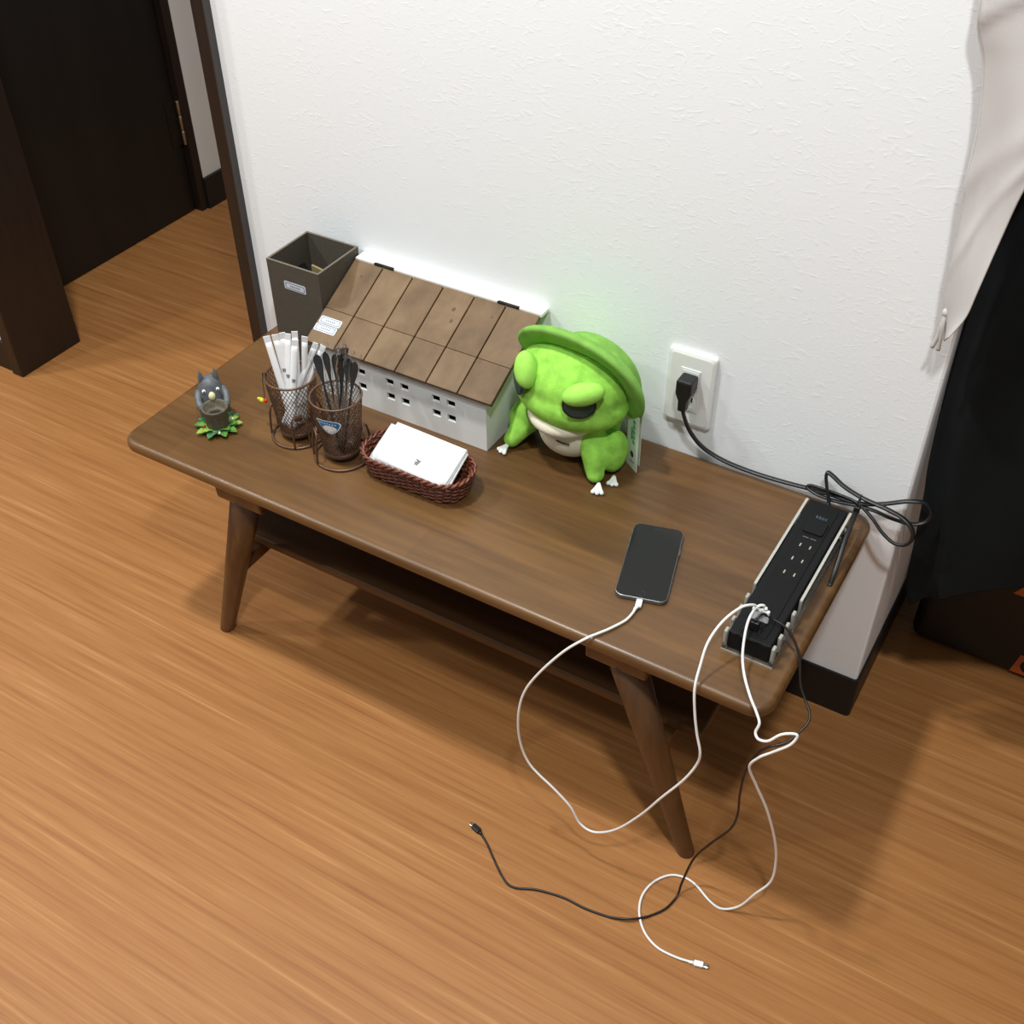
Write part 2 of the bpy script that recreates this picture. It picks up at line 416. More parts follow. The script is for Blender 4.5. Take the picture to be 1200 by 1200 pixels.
# ------------------------------------------------------------------ coffee table
W, D = 1.017, .395
tb = thing('coffee_table', 'low brown wooden coffee table with rounded corners, splayed legs and a lower shelf', 'table', (W/2, -D/2, 0))
bm = bmesh.new()
pl = rrect(W/2, -.0015-D/2, W, D-.001, .028, 8)
lo = [bm.verts.new((x, y, H-.019)) for x, y in pl]; hi = [bm.verts.new((x, y, H)) for x, y in pl]
bm.faces.new(list(reversed(lo))); bm.faces.new(hi)
for i in range(len(pl)):
    j = (i+1) % len(pl); bm.faces.new((lo[i], lo[j], hi[j], hi[i]))
bmesh.ops.recalc_face_normals(bm, faces=bm.faces[:])
ed = [e for e in bm.edges if abs(e.verts[0].co.z-e.verts[1].co.z) < 1e-6]
bmesh.ops.bevel(bm, geom=ed, offset=.0075, segments=4, affect='EDGES', profile=.5)
m = MB().from_bm(bm); m.sm = [True]*len(m.sm)
o = obj('tabletop', m, 'wood', tb)
for p in o.data.polygons:
    p.use_smooth = abs(p.normal.z) < .999
for sx in (-1, 1):
    X = lambda x: x if sx < 0 else W-x
    for yy in (-.352, -.05):
        m = MB()
        prof = []; a = Vector((X(.0825), yy, 0)); c = Vector((X(.200), yy, .352))
        ax = (c-a)
        n = 24; vs = []; fs = []
        rows = [(0.0, .0105), (.004, .0122), (.02, .0126), (.5, .0185), (1, .0245)]
        for t_, r in rows:
            for k in range(n):
                an = 2*PI*k/n; q = a+ax*t_; vs.append((q.x+r*math.cos(an)*1.04, q.y+r*math.sin(an), q.z))
        for k2 in range(len(rows)-1):
            for k in range(n):
                kk = (k+1) % n; fs.append((k2*n+k, k2*n+kk, (k2+1)*n+kk, (k2+1)*n+k))
        fs.append(tuple(reversed(range(n)))); fs.append(tuple((len(rows)-1)*n+k for k in range(n)))
        m.add(vs, fs, 0, True)
        obj('leg', m, 'wood_leg', tb)
    # mounting rail under the top, chamfered ends
    m = MB(); x0, x1 = sorted((X(.161), X(.245)))
    m.prism([(-.378, H-.020), (-.376, .347), (-.370, .343), (-.032, .343), (-.026, .347), (-.024, H-.020)], 0, x1-x0,
            mtx=Matrix(((0, 0, 1, x0), (1, 0, 0, 0), (0, 1, 0, 0), (0, 0, 0, 1))), bev=.003)
    obj('mounting_rail', m, 'wood_leg', tb)
    # shelf bearer between front and back leg
    m = MB(); m.box((X(.147), -.201, .178), (.020, .300, .022), .003)
    obj('shelf_bearer', m, 'wood_leg', tb)
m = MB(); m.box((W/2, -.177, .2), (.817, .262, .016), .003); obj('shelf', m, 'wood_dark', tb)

# ------------------------------------------------------------------ house-shaped storage box
hs = thing('house_box', 'white house-shaped wooden storage box with a brown planked roof lid and cut-out windows', 'box', (.335, -.08, H))
x0, x1, yf, yb = .186, .4865, -.1465, -.004
# front wall with square window holes: build from strips between the holes
wx = [.2125, .2265, .2465-.008, .2545]
cols = []
for gx in (.262-.0125, .319-.006, .4015-.007):
    pass
groups = [.2345, .3125, .3940]
holes_x = []
for g in groups: holes_x += [(g, g+.0142), (g+.0262, g+.0404)]
holes_z = [(.4352, .4462), (.4610, .4718)]
fw = MB(); th = .0045
zs = [H, holes_z[0][0], holes_z[0][1], holes_z[1][0], holes_z[1][1], .4955]
xs = [x0]+[v for h in holes_x for v in h]+[x1]
def wall_piece(a, b_, z0, z1): fw.box(((a+b_)/2, yf+th/2, (z0+z1)/2), (b_-a, th, z1-z0))
for k in (0, 2, 4): wall_piece(x0, x1, zs[k], zs[k+1])
for k in (1, 3):
    for q in range(0, len(xs), 2): wall_piece(xs[q], xs[q+1], zs[k], zs[k+1])
obj('front_wall', fw, 'white_paint', hs)
for xx in (x0, x1-.008):
    m = MB()
    m.prism([(yf+th, H), (yb, H), (yb, .566), (-.024, .566), (yf+th, .4975)], 0, .008, mtx=Matrix(((0, 0, 1, xx), (1, 0, 0, 0), (0, 1, 0, 0), (0, 0, 0, 1))))
    obj('side_wall', m, 'white_paint', hs)
m = MB(); m.box(((x0+x1)/2, yb-.004, (H+.566)/2), (x1-x0-.016, .008, .162-.001)); obj('back_wall', m, 'white_paint', hs)
m = MB(); m.box(((x0+x1)/2, -.075, H+.003), (x1-x0-.016, .12, .006)); m.box(((x0+x1)/2, -.105, H+.045), (x1-x0-.018, .004, .085)); obj('inner_shade_lining', m, 'void', hs)  # near-black floor and upright panel, painted shade of the closed interior behind the windows
m = MB(); m.box(((.177+.505)/2, -.0115, .5695), (.328, .021, .006), .001); obj('ridge_board', m, 'white_paint', hs)
# roof lid: six planks, cut lines between them, cross joint a third up from the eave
ev = Vector((0, -.158, .4995)); top = Vector((0, -.0215, .5695)); sl = (top-ev)
lid = bpy.data.objects.new('roof_lid', None); COL.objects.link(lid); lid.parent = hs
nrm = Vector((0, -sl.z, sl.y)).normalized()
tops = [.1755, .2293, .2839, .3388, .3933, .4462, .503]
for k in range(6):
    a, b2 = tops[k]+.0010, tops[k+1]-.0010
    ln = sl.length; cut = ln*.40
    for (s0, s1) in ((0, cut-.0002), (cut+.0002, ln)):
        mt = frame_mtx(ev, (1, 0, 0), nrm)
        m = MB(); m.box(((a+b2)/2, (s0+s1)/2, -.0035), (b2-a, s1-s0, .007), .0006, 1, mtx=mt)
        obj('plank', m, 'roof' if (k*7+int(s0 > 0)*3) % 2 else 'roof2', lid)
m = MB(); m.box((.339, sl.length/2, -.0082), (.322, sl.length-.004, .002), mtx=frame_mtx(ev, (1, 0, 0), nrm)); obj('lid_backing', m, 'void', lid)
mt = frame_mtx(ev, (1, 0, 0), nrm)
for (kx, ky, kr) in ((.2035, .128, .0022), (.3735, .122, .003), (.3795, .103, .0026), (.435, .128, .0018)):
    m = MB(); m.lathe([(.0001, .00025), (kr*.55, .00022), (kr, .0001)], 14, (kx, ky, 0), mtx=mt, sy=1.25); obj('knot', m, 'knot', lid)
for hx in (.231, .450):
    m = MB(); m.box((hx, -.0205, .5715), (.036, .0035, .003), .0008); m.lathe([(.0016, -.018), (.0016, .018)], 8, mtx=Matrix.Translation((hx, -.0222, .5715)) @ Matrix.Rotation(PI/2, 4, 'Y'), cap0=True, cap1=True)
    obj('hinge', m, 'iron', hs)
# two paper stickers on the lid
def sticker(name, parent, mt, w_, h_, base='sticker', marks=5):
    m = MB(); m.prism(rrect(0, 0, w_, h_, h_*.18, 4), 0, .0003, mtx=mt); s_ = obj(name, m, base, parent)
    m = MB(); i_ = rrect(0, 0, w_*.83, h_*.60, h_*.14, 4); o_ = rrect(0, 0, w_*.89, h_*.76, h_*.16, 4)
    n = len(i_); m.add([(x, y, .0005) for x, y in o_]+[(x, y, .0005) for x, y in i_], [(k, (k+1) % n, n+(k+1) % n, n+k) for k in range(n)], mtx=mt)
    obj('border_print', m, 'blue_line', s_)
    m = MB(); rr = random.Random(3)
    for k in range(marks):
        m.box(((k-(marks-1)/2)*h_*.30, 0, .0005), (h_*.18, h_*.16+rr.random()*h_*.1, .0002), mtx=mt)
    obj('lettering', m, 'grey_print', s_)
    return s_
sticker('paper_sticker', lid, mt @ Matrix.Translation((.1988, (.157-.1204)*1.118, 0)) @ Matrix.Rotation(.0, 4, 'Z'), .0385, .0124)
sticker('paper_sticker', lid, mt @ Matrix.Translation((.1975, (.157-.1327)*1.118, 0)), .0385, .0124)

# ------------------------------------------------------------------ grey box behind it
gb = thing('grey_file_box', 'tall open grey cardboard box with a small label, beside the house-shaped box', 'box', (.125, -.06, H))
gx0, gx1, gy0, gy1, gz = .0745, .1735, -.107, -.0085, .5825
t_ = .003
m = MB()
for c, dd in ((((gx0+gx1)/2, gy0+t_/2, 0), (gx1-gx0, t_)), (((gx0+gx1)/2, gy1-t_/2, 0), (gx1-gx0, t_)), ((gx0+t_/2, (gy0+gy1)/2, 0), (t_, gy1-gy0-2*t_)), ((gx1-t_/2, (gy0+gy1)/2, 0), (t_, gy1-gy0-2*t_))):
    m.box((c[0], c[1], (H+gz)/2), (dd[0], dd[1], gz-H))
m.box(((gx0+gx1)/2, (gy0+gy1)/2, H+.0015), (gx1-gx0-2*t_, gy1-gy0-2*t_, .003))
o = obj('body', m, 'greyboard', gb)
m = MB(); e = .0006
for c, dd in ((((gx0+gx1)/2, gy0+t_/2), (gx1-gx0+e, t_+e)), (((gx0+gx1)/2, gy1-t_/2), (gx1-gx0+e, t_+e)), ((gx0+t_/2, (gy0+gy1)/2), (t_+e, gy1-gy0-2*t_)), ((gx1-t_/2, (gy0+gy1)/2), (t_+e, gy1-gy0-2*t_))):
    m.box((c[0], c[1], gz+.0004), (dd[0], dd[1], .0016), .0005, 1)
obj('rim', m, 'board_edge', gb)
sticker('label_sticker', gb, frame_mtx((.1245, gy0-.0001, .5475), (1, 0, -.0), (0, -1, 0)), .041, .0135, 'sticker_grey')
# what lies inside the box
M['tan'] = mat('tan_card', (132, 116, 78), .7)
m = MB(); m.prism([(.078, H+.004), (.112, H+.004), (.112, .540), (.100, .557), (.078, .540)], -.0510, -.0490, mtx=Matrix(((1, 0, 0, 0), (0, 0, 1, 0), (0, 1, 0, 0), (0, 0, 0, 1))))
tag(obj('dark_booklet', m, 'void'), 'thin dark booklet standing inside the grey box', 'booklet')
m = MB(); m.prism([(.1165, H+.004), (.1440, H+.004), (.1440, .5535), (.1165, .5580)], -.0560, -.0520, mtx=Matrix(((1, 0, 0, 0), (0, 0, 1, 0), (0, 1, 0, 0), (0, 0, 0, 1))))
tag(obj('tan_card', m, 'tan'), 'tan card standing upright inside the grey box, right of the dark booklet', 'card')

# ------------------------------------------------------------------ mesh cups on wire rings
def mesh_cup(cx, cy, label, loop_angs, ring_r):
    c = thing('mesh_cup', label, 'cup', (cx, cy, H))
    r0, r1, z0, z1 = .0255, .0362, H+.012, H+.104
    m = MB(); n = 38
    for sgn in (1, -1):
        for k in range(n):
            pts = []
            for q in range(11):
                t = q/10; a = 2*PI*k/n + sgn*t*2*PI*9.5/n
                r = r0+(r1-r0)*(t**.8); pts.append((cx+r*math.cos(a), cy+r*math.sin(a), z0+(z1-z0)*t))
            m.tube(pts, .00054, 4, caps=False)
    wm = obj('mesh_wall', m, 'bronze', c)
    m = MB(); m.lathe([(.0005, 0), (r0-.001, 0), (r0+.0012, .001), (r0+.0012, .007), (r0+.0002, .007), (r0-.0002, .002), (.0005, .002)], 36, (cx, cy, z0-.002)); obj('cup_bottom', m, 'bronze', c)
    m = MB(); m.tube([(cx+r1*math.cos(a*2*PI/48), cy+r1*math.sin(a*2*PI/48), z1) for a in range(48)], .0016, 8, closed=True); obj('rim', m, 'bronze', c)
    m = MB(); m.tube([(cx+ring_r*math.cos(a*2*PI/56), cy+ring_r*math.sin(a*2*PI/56), H+.0021) for a in range(56)], .0021, 8, closed=True); obj('base_ring', m, 'bronze', c)
    for a in loop_angs:
        er = Vector((math.cos(a), math.sin(a), 0)); et = Vector((-er.y, er.x, 0)); o_ = Vector((cx, cy, 0))
        def at(rad, tan, z): return o_+er*rad+et*tan+Vector((0, 0, z))
        pts = [at(ring_r-.0005, -.0115, H+.002), at(ring_r-.001, -.0112, H+.02), at(ring_r-.0025, -.0108, H+.038)]
        for k in range(7):
            an = PI-PI*k/6; pts.append(at(ring_r-.004-.001*math.sin(an), .0108*math.cos(an), H+.044+.0095*math.sin(an)))
        pts += [at(ring_r-.0025, .0108, H+.038), at(ring_r-.001, .0112, H+.02), at(ring_r-.0005, .0115, H+.002)]
        m = MB(); m.tube(crom(pts, 3), .0016, 8); lp = obj('wire_loop', m, 'bronze', c)
        mm = frame_mtx(at(.0322, 0, H+.0525), et, er)
        m = MB(); m.lathe([(.0001, .0), (.0055, 0), (.0062, .0012), (.0058, .0026), (.0001, .003)], 18, mtx=mm); obj('button', m, 'bronze', c)
    return c
CL = (.224, -.2505); CR = (.3105, -.2575)
va = math.atan2(-1.2472+.25, 1.1961-.224)
cupL = mesh_cup(CL[0], CL[1], 'brown wire-mesh cup holding white paper-wrapped straws', (va+.05, va+2.15, va-2.05), .0388)
cupR = mesh_cup(CR[0], CR[1], 'brown wire-mesh cup with a blue badge holding black spoons', (va-1.45, va+1.25, va+3.3), .0405)
# badge: rounded triangle curved round the right cup's wall
def badge_pt(u, v):
    a = va-.50+u/.030; z = H+.0740+v*1.12; r = .0255+.0107*((z-H-.012)/.092)**.8+.0014
    return r, a, z
def badge_mesh(poly, off):
    m = MB(); n = len(poly); cx = sum(p[0] for p in poly)/n; cy = sum(p[1] for p in poly)/n
    vs = []
    rings = 5
    for k in range(rings+1):
        for x, y in poly:
            u, v = cx+(x-cx)*k/rings, cy+(y-cy)*k/rings; r, a, z = badge_pt(u, v); vs.append((CR[0]+(r+off)*math.cos(a), CR[1]+(r+off)*math.sin(a), z))
    fs = [(k*n+i, k*n+(i+1) % n, (k+1)*n+(i+1) % n, (k+1)*n+i) for k in range(rings) for i in range(n)]
    m.add(vs, fs, 0, True); return m
tri = [(p.x, p.y) for p in crom([(-.0165, .0085, 0), (-.0125, .0103, 0), (0, .0108, 0), (.0115, .0085, 0), (.0155, .0045, 0), (.0135, -.002, 0), (.0075, -.0085, 0), (.001, -.0105, 0), (-.005, -.0075, 0), (-.0125, .0015, 0)], 5, True)]
M_off = .0
bd = obj('badge', badge_mesh(tri, 0), 'badge_white', cupR); bd['label'] = 'blue and white badge'
obj('blue_field', badge_mesh([(x*.90, y*.88+.0002) for x, y in tri], .0002), 'badge_blue', bd)
blob = [(p.x, p.y) for p in crom([(-.0075, -.001, 0), (-.0045, .0025, 0), (0, .0035, 0), (.0055, .002, 0), (.0098, -.0025, 0), (.006, -.0072, 0), (.001, -.0086, 0), (-.0035, -.0062, 0)], 4, True)]
obj('white_patch', badge_mesh(blob, .0004), 'badge_white', bd)
m = MB()
for k in range(7):
    r, a, z = badge_pt(-.0105+k*.0032, .0072-abs(k-3)*.0003-k*.0003); mm = frame_mtx((CR[0]+(r+.0006)*math.cos(a), CR[1]+(r+.0006)*math.sin(a), z), (-math.sin(a), math.cos(a), 0), (math.cos(a), math.sin(a), 0)); m.box((0, 0, 0), (.0018, .0011, .0001), mtx=mm)
obj('lettering', m, 'badge_white', bd)
m = MB()
for u, v in ((-.002, -.0052), (.0022, -.0066), (.0058, -.0058)):
    r, a, z = badge_pt(u, v); mm = frame_mtx((CR[0]+(r+.0008)*math.cos(a), CR[1]+(r+.0008)*math.sin(a), z), (-math.sin(a), math.cos(a), 0), (math.cos(a), math.sin(a), 0)); m.lathe([(.0001, .0001), (.0008, 0)], 8, mtx=mm)
obj('dot_print', m, 'badge_blue', bd)

# ------------------------------------------------------------------ straws in paper
CAMP = cam.matrix_world.translation
def seven_mark(m, mt, s):
    """small printed mark: a bold seven with a one-bar stroke beside it"""
    m.box((-.10*s, .42*s, 0), (.62*s, .20*s, .0001), mtx=mt)
    m.add([(.00*s, .32*s, 0), (.22*s, .32*s, 0), (-.05*s, -.5*s, 0), (-.27*s, -.5*s, 0)], [(0, 3, 2, 1)], mtx=mt)
    m.box((-.32*s, .0*s, 0), (.26*s, .15*s, .0001), mtx=mt)
    m.add([(.34*s, .52*s, 0), (.54*s, .52*s, 0), (.32*s, -.5*s, 0), (.12*s, -.5*s, 0)], [(0, 3, 2, 1)], mtx=mt)
straws = [
 ((.2225,-.2570), (.1895,-.2487,.561), 'leftmost white paper-wrapped straw in the mesh cup, leaning left'),
 ((.2229,-.2476), (.1994,-.2417,.5631), 'white paper-wrapped straw second from the left in the mesh cup'),
 ((.2177,-.2480), (.2070,-.2352,.5650), 'white paper-wrapped straw third from the left in the mesh cup, half hidden'),
 ((.2152,-.2590), (.2130,-.2310,.5630), 'wide white paper-wrapped straw in the middle of the mesh cup'),
 ((.2223,-.2420), (.2215,-.2250,.5660), 'white paper-wrapped straw behind the middle of the mesh cup'),
 ((.2225,-.2625), (.2280,-.2335,.5590), 'white paper-wrapped straw just right of the middle of the mesh cup, nearest'),
 ((.2217,-.2330), (.2393,-.2250,.5632), 'upright white paper-wrapped straw standing apart at the back right'),
 ((.2045,-.2610), (.2475,-.2124,.5481), 'white paper-wrapped straw leaning hard to the right, front one'),
 ((.2075,-.2480), (.2560,-.2080,.5440), 'white paper-wrapped straw leaning hard to the right, rear one'),
]
for k, (B, T, lab) in enumerate(straws):
    B = Vector((B[0], B[1], H+.0145)); T = Vector(T); ax = (T-B); L = ax.length; ax.normalize()
    to_cam = (CAMP-T); nn = (to_cam-ax*to_cam.dot(ax)).normalized()
    nn = (Quaternion(ax, R_.uniform(-.35, .35)) @ nn)
    sd = ax.cross(nn).normalized()
    wd = .0098 if k in (3, 0, 1, 5) else .0088
    m = MB(); n = 10; rows = [(0, .0010), (.006, .0022), (.02, .0026), (L-.018, .0026), (L-.0105, .0018), (L-.0095, .0007)]
    vs = []; fs = []
    for s_, hgt in rows:
        for q in range(n):
            a = 2*PI*q/n; c = B+ax*s_+sd*(wd/2*math.cos(a))+nn*(hgt*math.sin(a)); vs.append(c)
    for r in range(len(rows)-1):
        for q in range(n):
            q2 = (q+1) % n; fs.append((r*n+q, r*n+q2, (r+1)*n+q2, (r+1)*n+q))
    fs.append(tuple(reversed(range(n))))
    m.add(vs, fs, 0, True)
    st = tag(obj('wrapped_straw', m, 'paper', loc=B), lab, 'straw', 'paper-wrapped straws in the left mesh cup')
    m = MB(); mm = frame_mtx(B+ax*(L-.0050), sd, nn); m.box((0, 0, 0), (wd*1.01, .0104, .0012), .0002, 1, mtx=mm); obj('sealed_end', m, 'paper2', st)
    if k in (1, 3, 5):
        m = MB(); s_ = L*(.56 if k != 1 else .62)
        # print runs up the wrapper
        mm = frame_mtx(B+ax*s_+nn*.00275, -ax if k == 1 else ax, nn) @ Matrix.Rotation(PI/2 if k == 1 else -PI/2, 4, 'Z')
        seven_mark(m, mm, .0055)
        obj('printed_mark', m, 'black_print', st)

# ------------------------------------------------------------------ spoons in clear film
spoons = [
 ((.3150,-.2670), (.2640,-.2340,.5470), 'black plastic spoon in clear film, leftmost of the right mesh cup'),
 ((.3135,-.2580), (.2735,-.2260,.5500), 'black plastic spoon in clear film, second from left, against the leftmost'),
 ((.3173,-.2640), (.2934,-.2289,.5544), 'black plastic spoon standing alone in the middle of the right mesh cup'),
 ((.3182,-.2610), (.3022,-.2257,.5555), 'black plastic spoon in the middle back of the right mesh cup'),
 ((.3110,-.2635), (.3090,-.2330,.5560), 'black plastic spoon crossing in front right of the middle'),
 ((.3187,-.2700), (.3166,-.2267,.5538), 'black plastic spoon second from the right in the right mesh cup'),
 ((.3219,-.2690), (.3306,-.2314,.5557), 'black plastic spoon rightmost in the right mesh cup'),
]
for k, (B, T, lab) in enumerate(spoons):
    B = Vector((B[0], B[1], H+.0155)); T = Vector(T); ax = (T-B); L = ax.length; ax.normalize()
    to_cam = CAMP-T; nn = (to_cam-ax*to_cam.dot(ax)).normalized(); nn = Quaternion(ax, R_.uniform(-.7, .7)) @ nn; sd = ax.cross(nn).normalized()
    m = MB(); n = 10; rows = [(.0, .0018, .0009), (.003, .0022, .0010), (.03, .0016, .0012), (L-.042, .0017, .0012), (L-.030, .0034, .0012), (L-.020, .0054, .0010), (L-.010, .0062, .0009), (L-.004, .0050, .0009), (L-.0005, .0022, .0008), (L, .0003, .0003)]
    vs = []; fs = []
    for s_, a_, b_ in rows:
        dip = -.0022*math.exp(-((s_-(L-.012))/.011)**2)
        for q in range(n):
            an = 2*PI*q/n; vs.append(B+ax*s_+sd*(a_*math.cos(an))+nn*(b_*math.sin(an)+dip*(1-abs(math.cos(an)))))
    for r in range(len(rows)-1):
        for q in range(n):
            q2 = (q+1) % n; fs.append((r*n+q, r*n+q2, (r+1)*n+q2, (r+1)*n+q))
    fs.append(tuple(reversed(range(n)))); m.add(vs, fs, 0, True)
    sp = tag(obj('stirring_spoon', m, 'spoon', loc=B), lab, 'spoon', 'film-wrapped spoons in the right mesh cup')
    m = MB(); rr = random.Random(k*5+1)
    ph = rr.random()*6
    def film(u, v):
        s_ = .010+v*(L-.010+.014); wv = .0085*(1-.15*math.sin(v*2))
        bulge = .0024*math.sin(PI*min(1, v*1.02))
        a = 2*PI*u
        crk = .0030*math.sin(7*u*2*PI+v*9+ph)*(v**6)+.0006*math.sin(v*40+u*20+ph)
        return B+ax*s_+sd*(wv*math.cos(a)+crk)+nn*(bulge*math.sin(a)+crk*1.2)
    m.grid(film, 16, 22); obj('film_wrapper', m, 'film', sp)

# ------------------------------------------------------------------ charm hung on the left cup
ch = thing('beaded_charm', 'small yellow-green and red charm hanging from the left mesh cup', 'charm', (.173, -.262, H+.05))
dirL = Vector((.193-.224, -.270+.2505, 0)).normalized()
top_ = Vector((CL[0], CL[1], H+.104))+dirL*.0362
m = MB(); p0 = top_+Vector((0, 0, .0016)); pts = [p0+dirL*.0022+Vector((0, 0, -.001)), p0+dirL*.004+Vector((0, 0, -.012)), Vector((.1835, -.2665, H+.07)), Vector((.178, -.2632, H+.052))]
m.tube(crom(pts, 5), .0005, 6)
m.tube([p0+dirL*.002*math.cos(a*2*PI/14)*1.3+Vector((0, 0, .0033*math.sin(a*2*PI/14))) for a in range(14)], .0007, 6, closed=True)
obj('black_cord', m, 'cord', ch)
m = MB(); m.ell((.1725, -.2640, H+.0505), (.0052, .0036, .0034), 16, 10, mtx=Matrix.Rotation(.3, 3, 'Y').to_4x4()); m.ell((.1695, -.2655, H+.0525), (.0028, .0025, .0028), 12, 8); obj('yellow_bead', m, 'charm_yellow', ch)
m = MB(); m.ell((.1785, -.2625, H+.0505), (.0038, .003, .0036), 14, 10); obj('red_bead', m, 'charm_red', ch)

# ------------------------------------------------------------------ planter figurine
fg = thing('planter_figurine', 'small round grey animal figurine behind a pot on a wreath of green leaves', 'figurine', (.112, -.300, H))
vd = Vector((-.753, .658, 0)); vs_ = Vector((.658, .753, 0))          # away from the room, sideways
def F(a, s, z): return Vector((.1145, -.3030, H))+vd*a+vs_*s+Vector((0, 0, z))
m = MB(); m.ell(F(.012, 0, .0025), (.029, .029, .003), 28, 8); obj('leaf_base', m, 'leaf3', fg)
m = MB(); m.lathe([(.0001, .002), (.0152, .002), (.0160, .006), (.0184, .036), (.0194, .0385), (.0196, .0415), (.0186, .0425), (.0166, .0405), (.0146, .0318), (.0136, .0308), (.0098, .0303), (.0094, .0292), (.0092, .022)], 36, tuple(F(0, 0, 0))); obj('pot', m, 'pot', fg)
m = MB(); m.lathe([(.0093, .0262), (.0001, .0264)], 24, tuple(F(0, 0, 0))); obj('pot_hole', m, 'soil', fg)
m = MB()
prof = [(.0001, .002), (.019, .003), (.0225, .014), (.0228, .026), (.0205, .042), (.0175, .054), (.0135, .063), (.008, .0685), (.0001, .0705)]
m.lathe([(p.x, p.z) for p in crom([(r, 0, z) for r, z in prof], 3)], 32, tuple(F(.0385, 0, 0)))
m.sm = [True]*len(m.sm); obj('animal_body', m, 'fig_grey', fg)
for sg in (-1, 1):
    m = MB(); e0 = F(.0385, sg*.0105, .066)
    m.lathe([(.0042, -.004), (.0044, .002), (.0036, .007), (.0020, .013), (.0002, .0165)], 14, tuple(e0)); obj('ear', m, 'fig_grey', fg)
    m = MB(); m.ell(F(.0245, sg*.0100, .0545), (.0029, .0029, .0029), 16, 12); ey = obj('eye', m, 'fig_white', fg)
    m = MB(); m.ell(F(.0221, sg*.0098, .0551), (.0013, .0013, .0013), 10, 8); obj('pupil', m, 'fig_black', ey)
    m = MB(); m.tube(crom([F(.034, sg*.0180, .047), F(.022, sg*.0205, .042), F(.008, sg*.0190, .037)], 4), [.0058]*4+[.0052]*4+[.004], 12); m.ell(F(.034, sg*.0180, .047), (.0058,)*3, 12, 8); m.ell(F(.008, sg*.0190, .037), (.004, .004, .004), 12, 8); obj('paw', m, 'fig_grey', fg)
m = MB(); m.ell(F(.0195, 0, .0470), (.0050, .0052, .0072), 18, 12); obj('muzzle', m, 'fig_cream', fg)
lr = random.Random(11)
def leaf(m, o_, ang, tilt, ln, wd_):
    q = Matrix.Translation(o_) @ Matrix.Rotation(ang, 4, 'Z') @ Matrix.Rotation(-tilt, 4, 'Y')
    out = [(0, 0), (.15, .42), (.38, .50), (.55, .34), (.72, .30), (1, 0)]
    top_v = [(x*ln, y*wd_, .0012*abs(y)*2-.0025*x*x) for x, y in out]; bot_v = [(x*ln, -y*wd_, .0012*abs(y)*2-.0025*x*x) for x, y in out[1:-1]]
    mid = [(x*ln, 0, -.0006-.0025*x*x) for x, y in out[1:-1]]
    vs = top_v+bot_v+mid; nb = len(top_v); nm = nb+4
    fs = [(0, nm, 1), (0, nb, nm)]
    for k in range(3): fs += [(k+1, nm+k, nm+k+1, k+2), (nm+k, nb+k, nb+k+1, nm+k+1)]
    fs += [(4, nm+3, 5), (nm+3, nb+3, 5)]
    b0 = len(vs); vs2 = vs+[(x, y, z-.0009) for x, y, z in vs]
    fs2 = fs+[tuple(i+b0 for i in reversed(f)) for f in fs]
    rim_ = [0, 1, 2, 3, 4, 5, nb+3, nb+2, nb+1, nb]
    for k in range(10): a, b_ = rim_[k], rim_[(k+1) % 10]; fs2.append((a, b_, b_+b0, a+b0))
    m.add(vs2, fs2, 0, False, q)
for k in range(20):
    a = 2*PI*k/20+lr.uniform(-.1, .1); lay = k % 2
    o_ = F(.005, 0, .0055+lay*.003)+Vector((math.cos(a), math.sin(a), 0))*(.018-lay*.003)
    m = MB(); leaf(m, o_, a, .12+lay*.2+lr.uniform(0, .1), .0185-.002*lay, .0150)
    obj('leaf', m, ('leaf', 'leaf2', 'leaf3')[(k*5+lay) % 3], fg)
for p, c in ((F(-.0185, -.008, .0085), 'berry_white'), (F(-.0205, -.0015, .0085), 'berry_white'), (F(-.004, -.0205, .0135), 'berry_red'), (F(.004, .0215, .0115), 'berry_white')):
    m = MB(); m.ell(p, (.0026,)*3, 12, 8); obj('berry', m, c, fg)

# ------------------------------------------------------------------ wicker basket with napkins
BX, BY = .4370, -.2480
bk = thing('wicker_basket', 'shallow red-brown wicker basket full of white paper napkins', 'basket', (BX, BY, H))
def bpath(t, w_, d_):
    """point on a stadium-like rounded rectangle, t in [0,1)"""
    r = d_*.46; poly = rrect(0, 0, w_, d_, r, 10); n = len(poly)
    ln = [0]
    for i in range(n): a, b_ = poly[i], poly[(i+1) % n]; ln.append(ln[-1]+math.hypot(a[0]-b_[0], a[1]-b_[1]))
    s_ = (t % 1)*ln[-1]
    for i in range(n):
        if ln[i+1] >= s_:
            f_ = (s_-ln[i])/max(1e-9, ln[i+1]-ln[i]); a, b_ = poly[i], poly[(i+1) % n]
            return a[0]+(b_[0]-a[0])*f_, a[1]+(b_[1]-a[1])*f_
    return poly[0]
_pc = {}
def bpt(t, z, off):
    k = z/.040; w_, d_ = .150+.020*k, .058+.019*k
    x, y = bpath(t, w_, d_); nx, ny = x/(w_/2)**1.2, y/(d_/2)**1.2; l = math.hypot(nx, ny)
    return (BX+x+nx/l*off, BY+y+ny/l*off, H+z)
NS = 34; NP = NS*4
for row in range(9):
    m = MB(); z = .0035+row*.0037
    pts = [bpt(i/NP, z+.0007*math.sin(i*1.7+row*2), .0017*math.cos(PI*(i/4)+(PI if row % 2 else 0))) for i in range(NP)]
    m.tube(pts, .0019, 5, closed=True); obj('weaver', m, 'wicker', bk)
for s_ in range(2):
    m = MB(); N2 = NP
    pts = [bpt(i/N2, .0375+.0022*math.sin(i*2*PI/7+s_*PI), .0022*math.cos(i*2*PI/7+s_*PI)+.0005) for i in range(N2)]
    m.tube(pts, .0021, 6, closed=True); obj('rim_braid', m, 'wicker', bk)
m = MB()
for k in range(NS):
    m.tube([bpt(k/NS, z, 0) for z in (.001, .014, .026, .037)], .0014, 5)
obj('stakes', m, 'wicker', bk)
